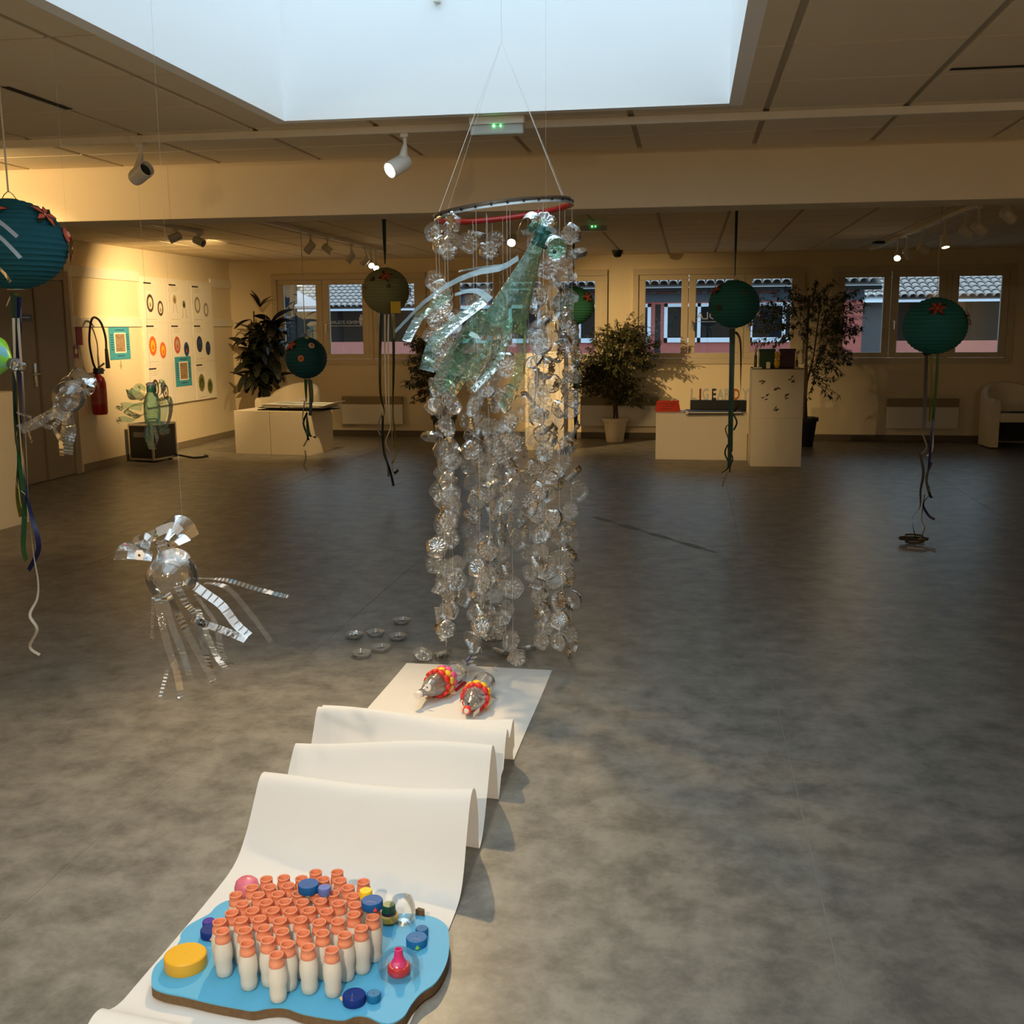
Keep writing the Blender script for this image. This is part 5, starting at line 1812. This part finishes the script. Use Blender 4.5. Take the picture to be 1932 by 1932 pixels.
h2, t2 = zfish(880, 1341, .062), zfish(924, 1272, .064)
t2 = h2 + (t2 - h2).normalized() * .37
t, M, L = bottle_fish('clear bottle fish with rings of red and yellow caps and a red nose', h2, t2, [(RED, .162, 10, .0), (YEL, .19, 10, .3)], r=.050, capm=RED)
for (a, b) in (((868, 1322), (877, 1308)), ((893, 1349), (905, 1338))):
    pa, pb = at_z(*a, .05) - Vector(t.location), at_z(*b, .05) - Vector(t.location)
    obj('white_fin', MB().strip([pa, pa.lerp(pb, .5), pb], .022, wd=(.2, .2, 1)), WCAP, t)
e0 = M @ Vector((0, -.038, .075))
e1 = at_y(884, 1328, h2.y + .035) - Vector(t.location)
obj('eye', MB().ball(e1, .006, .006, .006, 10, 8), mat('eye_brown', (.05, .02, .015), .3), t)
obj('inner_film', MB().lathe([(.034, .095), (.042, .12), (.0505, .155)], 28, M), plastic('rosy_film', (.85, .6, .56), .35, 1.2, .2, hazecol=(.5, .25, .2)), t)
nl = M @ Vector((-.004, -.006, -.008))
obj('nose_tip', MB().lathe([(.012, -.009), (.0125, -.003), (.001, -.0095)], 12, M), WCAP, t)
wp = MB()
for (a, b) in (((928, 1262), (936, 1256)), ((932, 1264), (938, 1266))):
    pa, pb = at_z(*a, .09) - Vector(t.location), at_z(*b, .1) - Vector(t.location)
    wp.strip([pa, pb], .006, wd=(1, 0, .4))
obj('tail_tip', wp, PETSH, t)

# ================================================================== BLUE BOARD, BOTTLES AND CAPS
BZT = .034
OUT = [(283, 680), (285, 640), (302, 598), (350, 548), (400, 505), (428, 465), (432, 435), (470, 392), (540, 352), (582, 328), (612, 295), (668, 266), (760, 258), (1000, 275), (1250, 305), (1455, 328), (1530, 330), (1640, 335), (1720, 352), (1770, 385), (1788, 425), (1790, 520), (1770, 600), (1722, 680), (1650, 732), (1600, 790), (1562, 850), (1500, 885), (1440, 880), (1380, 852), (1320, 846), (1260, 866), (1180, 860), (1050, 836), (960, 806), (880, 806), (800, 820), (730, 810), (600, 786), (450, 750), (350, 730), (292, 706)]
cs = lambda x, y: (180 + x / 2.683, 1600 + y / 2.683)
ol = [at_z(*cs(*p), BZT) for p in OUT]
ol2 = resample(ol + [ol[0]], 160)[:-1]
ol2 = [(p.x, p.y) for p in ol2]
bc = Vector((-.94, 2.34, .008))
t = thing('blue_board', 'wavy-edged blue painted cardboard base lying on the paper strip', 'board', bc)
CARD = mat('corrugated_cardboard', (.14, .085, .04), .9, var=.4, scale=90)
obj('cardboard_core', MB().prism([(x - bc.x, y - bc.y) for x, y in reversed(ol2)], 0, BZT - bc.z - .004), CARD, t, False)
BLUEP = mat('sky_blue_paint', (.085, .40, .66), .6, var=.06, scale=8, bump=.04)
obj('painted_top', MB().prism([(x - bc.x, y - bc.y) for x, y in reversed(ol2)], BZT - bc.z - .0039, BZT - bc.z), BLUEP, t, False)

ORNG = mat('orange_painted_neck', (.80, .29, .16), .55, var=.22, scale=70)
MILK = mat('milky_bottle_plastic', (.85, .82, .73), .5, var=.05, scale=40, trans=.25)
HB = .117
WHT = MB().lathe([(.001, .001), (.014, .0), (.0185, .004), (.020, .02), (.0195, .035), (.0215, .045), (.0225, .06), (.0215, .075), (.0185, .087), (.0165, .092)], 20).mesh('bottle_body')
NEC = MB().lathe([(.0172, .088), (.0185, .090), (.0182, .099), (.0165, .101), (.0158, .112), (.0170, .113), (.0168, .1165), (.0148, HB), (.0138, .114), (.0134, .095)], 20).mesh('bottle_neck')
for me, mm in ((WHT, MILK), (NEC, ORNG)):
    me.materials.append(mm)
    me.shade_smooth()
NECKS = [(872, 168), (958, 160), (1036, 160), (1103, 133), (1160, 158), (1219, 135), (1252, 175), (1348, 178), (1276, 197), (795, 203), (876, 197), (970, 195), (1300, 237), (711, 240), (832, 240), (933, 233), (1034, 234), (1116, 224), (1204, 234), (955, 275), (868, 280), (1049, 277), (1138, 270), (1233, 283), (1323, 295), (756, 298), (798, 310), (703, 330), (893, 313), (986, 320), (1078, 318), (1168, 325), (737, 362), (831, 352), (932, 372), (1039, 365), (1300, 340), (1404, 353), (1136, 380), (1236, 370), (628, 377), (757, 420), (852, 408), (946, 427), (1052, 435), (1150, 435), (1340, 412), (1268, 442), (642, 425), (768, 487), (873, 470), (972, 490), (1076, 505), (1196, 520), (916, 545), (1398, 296)]
pts = [at_z(*cs(*p), BZT + HB - .004) for p in NECKS]
pts = [Vector((p.x, p.y, 0)) for p in pts]
for _ in range(60):      # push apart so that no two bottles overlap
    for i in range(len(pts)):
        for j in range(i):
            d = pts[i] - pts[j]
            if d.length < .0452:
                k = d.normalized() * (.0452 - d.length) * .5
                pts[i] += k
                pts[j] -= k
rr = random.Random(4)
for n_, p in enumerate(pts):
    b = thing('small_drink_bottle', 'white drink bottle carrying the blue flip cap with the yellow small cap' if n_ == len(pts) - 1 else 'small white drink bottle with an orange painted neck standing on the blue board', 'bottle', (p.x, p.y, BZT), group='drink bottles on the blue board')
    b.rotation_euler = (0, 0, rr.uniform(0, 6))
    for me in (WHT, NEC):
        o = bpy.data.objects.new(me.name, me)
        COL.objects.link(o)
        o.parent = b

t = thing('yellow_lid', 'large round yellow lid lying on the blue board', 'lid', at_z(351, 1822, BZT))
obj('lid_body', MB().lathe([(.051, 0), (.052, .004), (.051, .03), (.048, .033), (.001, .033)], 40), mat('lid_yellow', (.78, .42, .02), .4), t)
p = at_z(468, 1712, BZT)
t = thing('pink_cap', 'tall rounded pink cap behind the drink bottles', 'cap', p)
obj('cap_body', MB().lathe([(.033, 0), (.0335, .04), (.033, .062), (.029, .076), (.02, .084), (.001, .087)], 32), mat('cap_rose', (.72, .17, .24), .35), t)


def flip_cap(label, big, small, z, cbig, csmall, bill, bcol):
    pb, ps = at_z(*big, z + .02), at_z(*small, z + .018)
    t = thing('flip_cap_bird', label, 'bottle cap', (pb.x, pb.y, z))
    mb_ = mat('cap_%s' % (cbig,), cbig, .55, spec=.25)
    obj('large_cap', MB().lathe([(.001, 0), (.0265, 0), (.027, .003), (.027, .018), (.0255, .0205), (.001, .0205)], 32), mb_, t)
    g_ = MB().strip([(-.012 + .004 * i, -.008 - .0012 * abs(3 - i), .0208) for i in range(7)], .002, wd=(0, 1, 0))
    obj('cap_mark', g_, mat('cap_mark', (.005, .03, .1), .4), t)
    d = Vector((ps.x - pb.x, ps.y - pb.y, 0))
    d = d.normalized() * max(d.length, .0445)
    obj('small_cap', MB().lathe([(.001, 0), (.016, 0), (.0165, .003), (.0165, .016), (.015, .019), (.001, .019)], 26, Matrix.Translation(d)), mat('cap_%s' % (csmall,), csmall, .55, spec=.25), t)
    mid = d.normalized() * .028
    obj('hinge', MB().bbox(mid.x - .004, mid.y - .004, .006, mid.x + .004, mid.y + .004, .012, .001), mb_, t, False)
    b3 = at_z(*bill, z + .008) - Vector(t.location)
    b3 = Vector((b3.x, b3.y, 0)).normalized() * .027
    n = b3.normalized()
    s = Vector((-n.y, n.x, 0))
    obj('beak', MB().add([b3 + s * .007 + Vector((0, 0, .004)), b3 - s * .007 + Vector((0, 0, .004)), b3 + n * .010 + Vector((0, 0, .008)), b3 + Vector((0, 0, .014))], [(0, 1, 2), (1, 3, 2), (3, 0, 2), (0, 3, 1)]), mat('beak_%s' % (bcol,), bcol, .5), t, False)
    return t


CB = (.006, .10, .34)
CD = (.006, .03, .20)
LB = (.01, .16, .36)
flip_cap('dark blue flip cap with a pale orange beak lying on the blue board', (668, 1876), (705, 1874), BZT, CD, LB, (646, 1883), (.85, .5, .2))
flip_cap('blue flip cap with a green beak beside the red nozzle', (786, 1768), (795, 1753), BZT, (.01, .14, .38), (.01, .13, .34), (787, 1782), (.2, .6, .1))
flip_cap('blue flip cap with a purple small cap beside the large yellow lid', (398, 1752), (394, 1738), BZT, CD, (.07, .04, .32), (400, 1770), (.8, .5, .2))
flip_cap('blue flip cap with a lilac small cap resting on top of the drink bottles', (582, 1667), (612, 1674), BZT + HB + .001, CB, (.12, .18, .5), (562, 1670), (.85, .45, .05))
flip_cap('blue flip cap with a yellow small cap and red beak resting on a drink bottle', (702, 1698), (690, 1680), BZT + HB + .001, CB, (.9, .62, .03), (708, 1716), (.7, .05, .03))

p = at_z(734, 1738, BZT)
t = thing('stacked_caps', 'green cap stacked on a yellow ring beside the drink bottles', 'bottle caps', p)
obj('yellow_ring', MB().lathe([(.001, .004), (.024, .004), (.026, .008), (.025, .02), (.02, .023)], 26), mat('ring_yellow', (.75, .5, .08), .4), t)
obj('purple_ring', MB().lathe([(.02, .022), (.0195, .029)], 24), mat('ring_purple', (.08, .02, .08), .4), t)
obj('green_cap', MB().lathe([(.0185, .029), (.0175, .046), (.0155, .049), (.001, .049)], 24), mat('cap_green', (.015, .15, .08), .4), t)
obj('dark_foot', MB().lathe([(.001, 0), (.02, 0), (.02, .005)], 20), BLACK, t)
p = at_z(760, 1740, BZT)
t = thing('clear_cup', 'clear plastic cup bottom standing behind the stacked green cap', 'plastic cup', p)
obj('cup_wall', MB().lathe([(.001, .002), (.02, .0), (.032, .012), (.035, .03), (.033, .05), (.027, .068)], 28), PETD, t)
p = at_z(753, 1836, BZT)
t = thing('nozzle_figure', 'red screw cap with a pink nozzle inside a clear cup on the blue board', 'bottle cap', p)
obj('red_cap', MB().lathe([(.001, 0), (.024, 0), (.028, .006), (.028, .018), (.024, .024), (.017, .025)], 28), mat('cap_crimson', (.55, .01, .025), .35), t)
obj('pink_nozzle', MB().lathe([(.020, .022), (.017, .034), (.0125, .04), (.0105, .054), (.0095, .064), (.0075, .0645), (.007, .056)], 22), mat('nozzle_pink', (.75, .04, .2), .35), t)
obj('clear_dome', MB().lathe([(.046, .001), (.05, .012), (.051, .026), (.046, .04), (.036, .05)], 32), PETD, t)
p = at_z(792, 1727, BZT)
tag(obj('cardboard_scrap', MB().prism([(p.x - .012, p.y), (p.x + .014, p.y - .004), (p.x + .012, p.y + .006), (p.x - .006, p.y + .012)], .004, .05), CARD, None, False), 'small torn cardboard flap sticking up at the edge of the blue board', 'cardboard')

# ================================================================== LAMPS
# front lamp on the long rail
spot_light('front_rail_beam', (-1.53, 5.18, 2.31), (-1.25, 3.2, 0), 240, 80, 1.0)
# rail lamps; further down, fill lamps added out of view
spot_light('poster_beam', (-4.87, 11.2, 2.42), (-6.7, 12.65, 1.5), 430, 80, 1.0)
spot_light('rail_left_beam', (-3.75, 10.9, 2.40), (-1.0, 14.8, .8), 780, 46, .9)
spot_light('portfolio_beam', (-3.85, 12.0, 2.40), (-5.1, 13.2, .5), 150, 60, .8)
spot_light('camera_side_beam', (-.9, 9.5, 2.30), (-.6, 5.0, 0), 14, 90, 1.0)
spot_light('rail_right_beam', (2.1, 13.9, 2.30), (1.0, 9.5, 0), 14, 90, 1.0)
spot_light('beam_glow', (-4.6, 5.2, 2.30), (-3.8, 6.3, 2.45), 75, 110, 1.0)
spot_light('plinth_beam', (-3.4, 5.3, 2.4), (-5.5, 7.7, .7), 140, 60, 1.0)
spot_light('added_rear_fill', (-2.4, -1.5, 2.4), (-3.2, 3.6, 0), 120, 90, 1.0)  # unseen fill added behind the camera for warm ambient light
spot_light('added_board_fill', (-.6, -.6, 2.4), (-.95, 2.6, 0), 300, 44, 1.0, color=(1.0, .80, .56))  # added out of view to brighten the board and paper
spot_light('added_rear_fill_right', (3.0, -1.5, 2.4), (2.2, 4.6, 0), 110, 90, 1.0, color=(1.0, .80, .56))  # second unseen fill added behind the camera
spot_light('added_right_bounce', (3.0, .5, 2.35), (6.3, 2.4, 1.5), 620, 100, 1.0)  # added to bounce light off the unseen wall onto the ceiling
spot_light('added_left_bounce', (-3.6, 1.0, 2.35), (-6.7, 2.4, 1.5), 320, 100, 1.0)  # same added bounce from the unseen stretch of left wall
spot_light('letters_beam', (-1.2, 8.2, 2.35), (.1, 13.2, .3), 230, 34, 1.0)
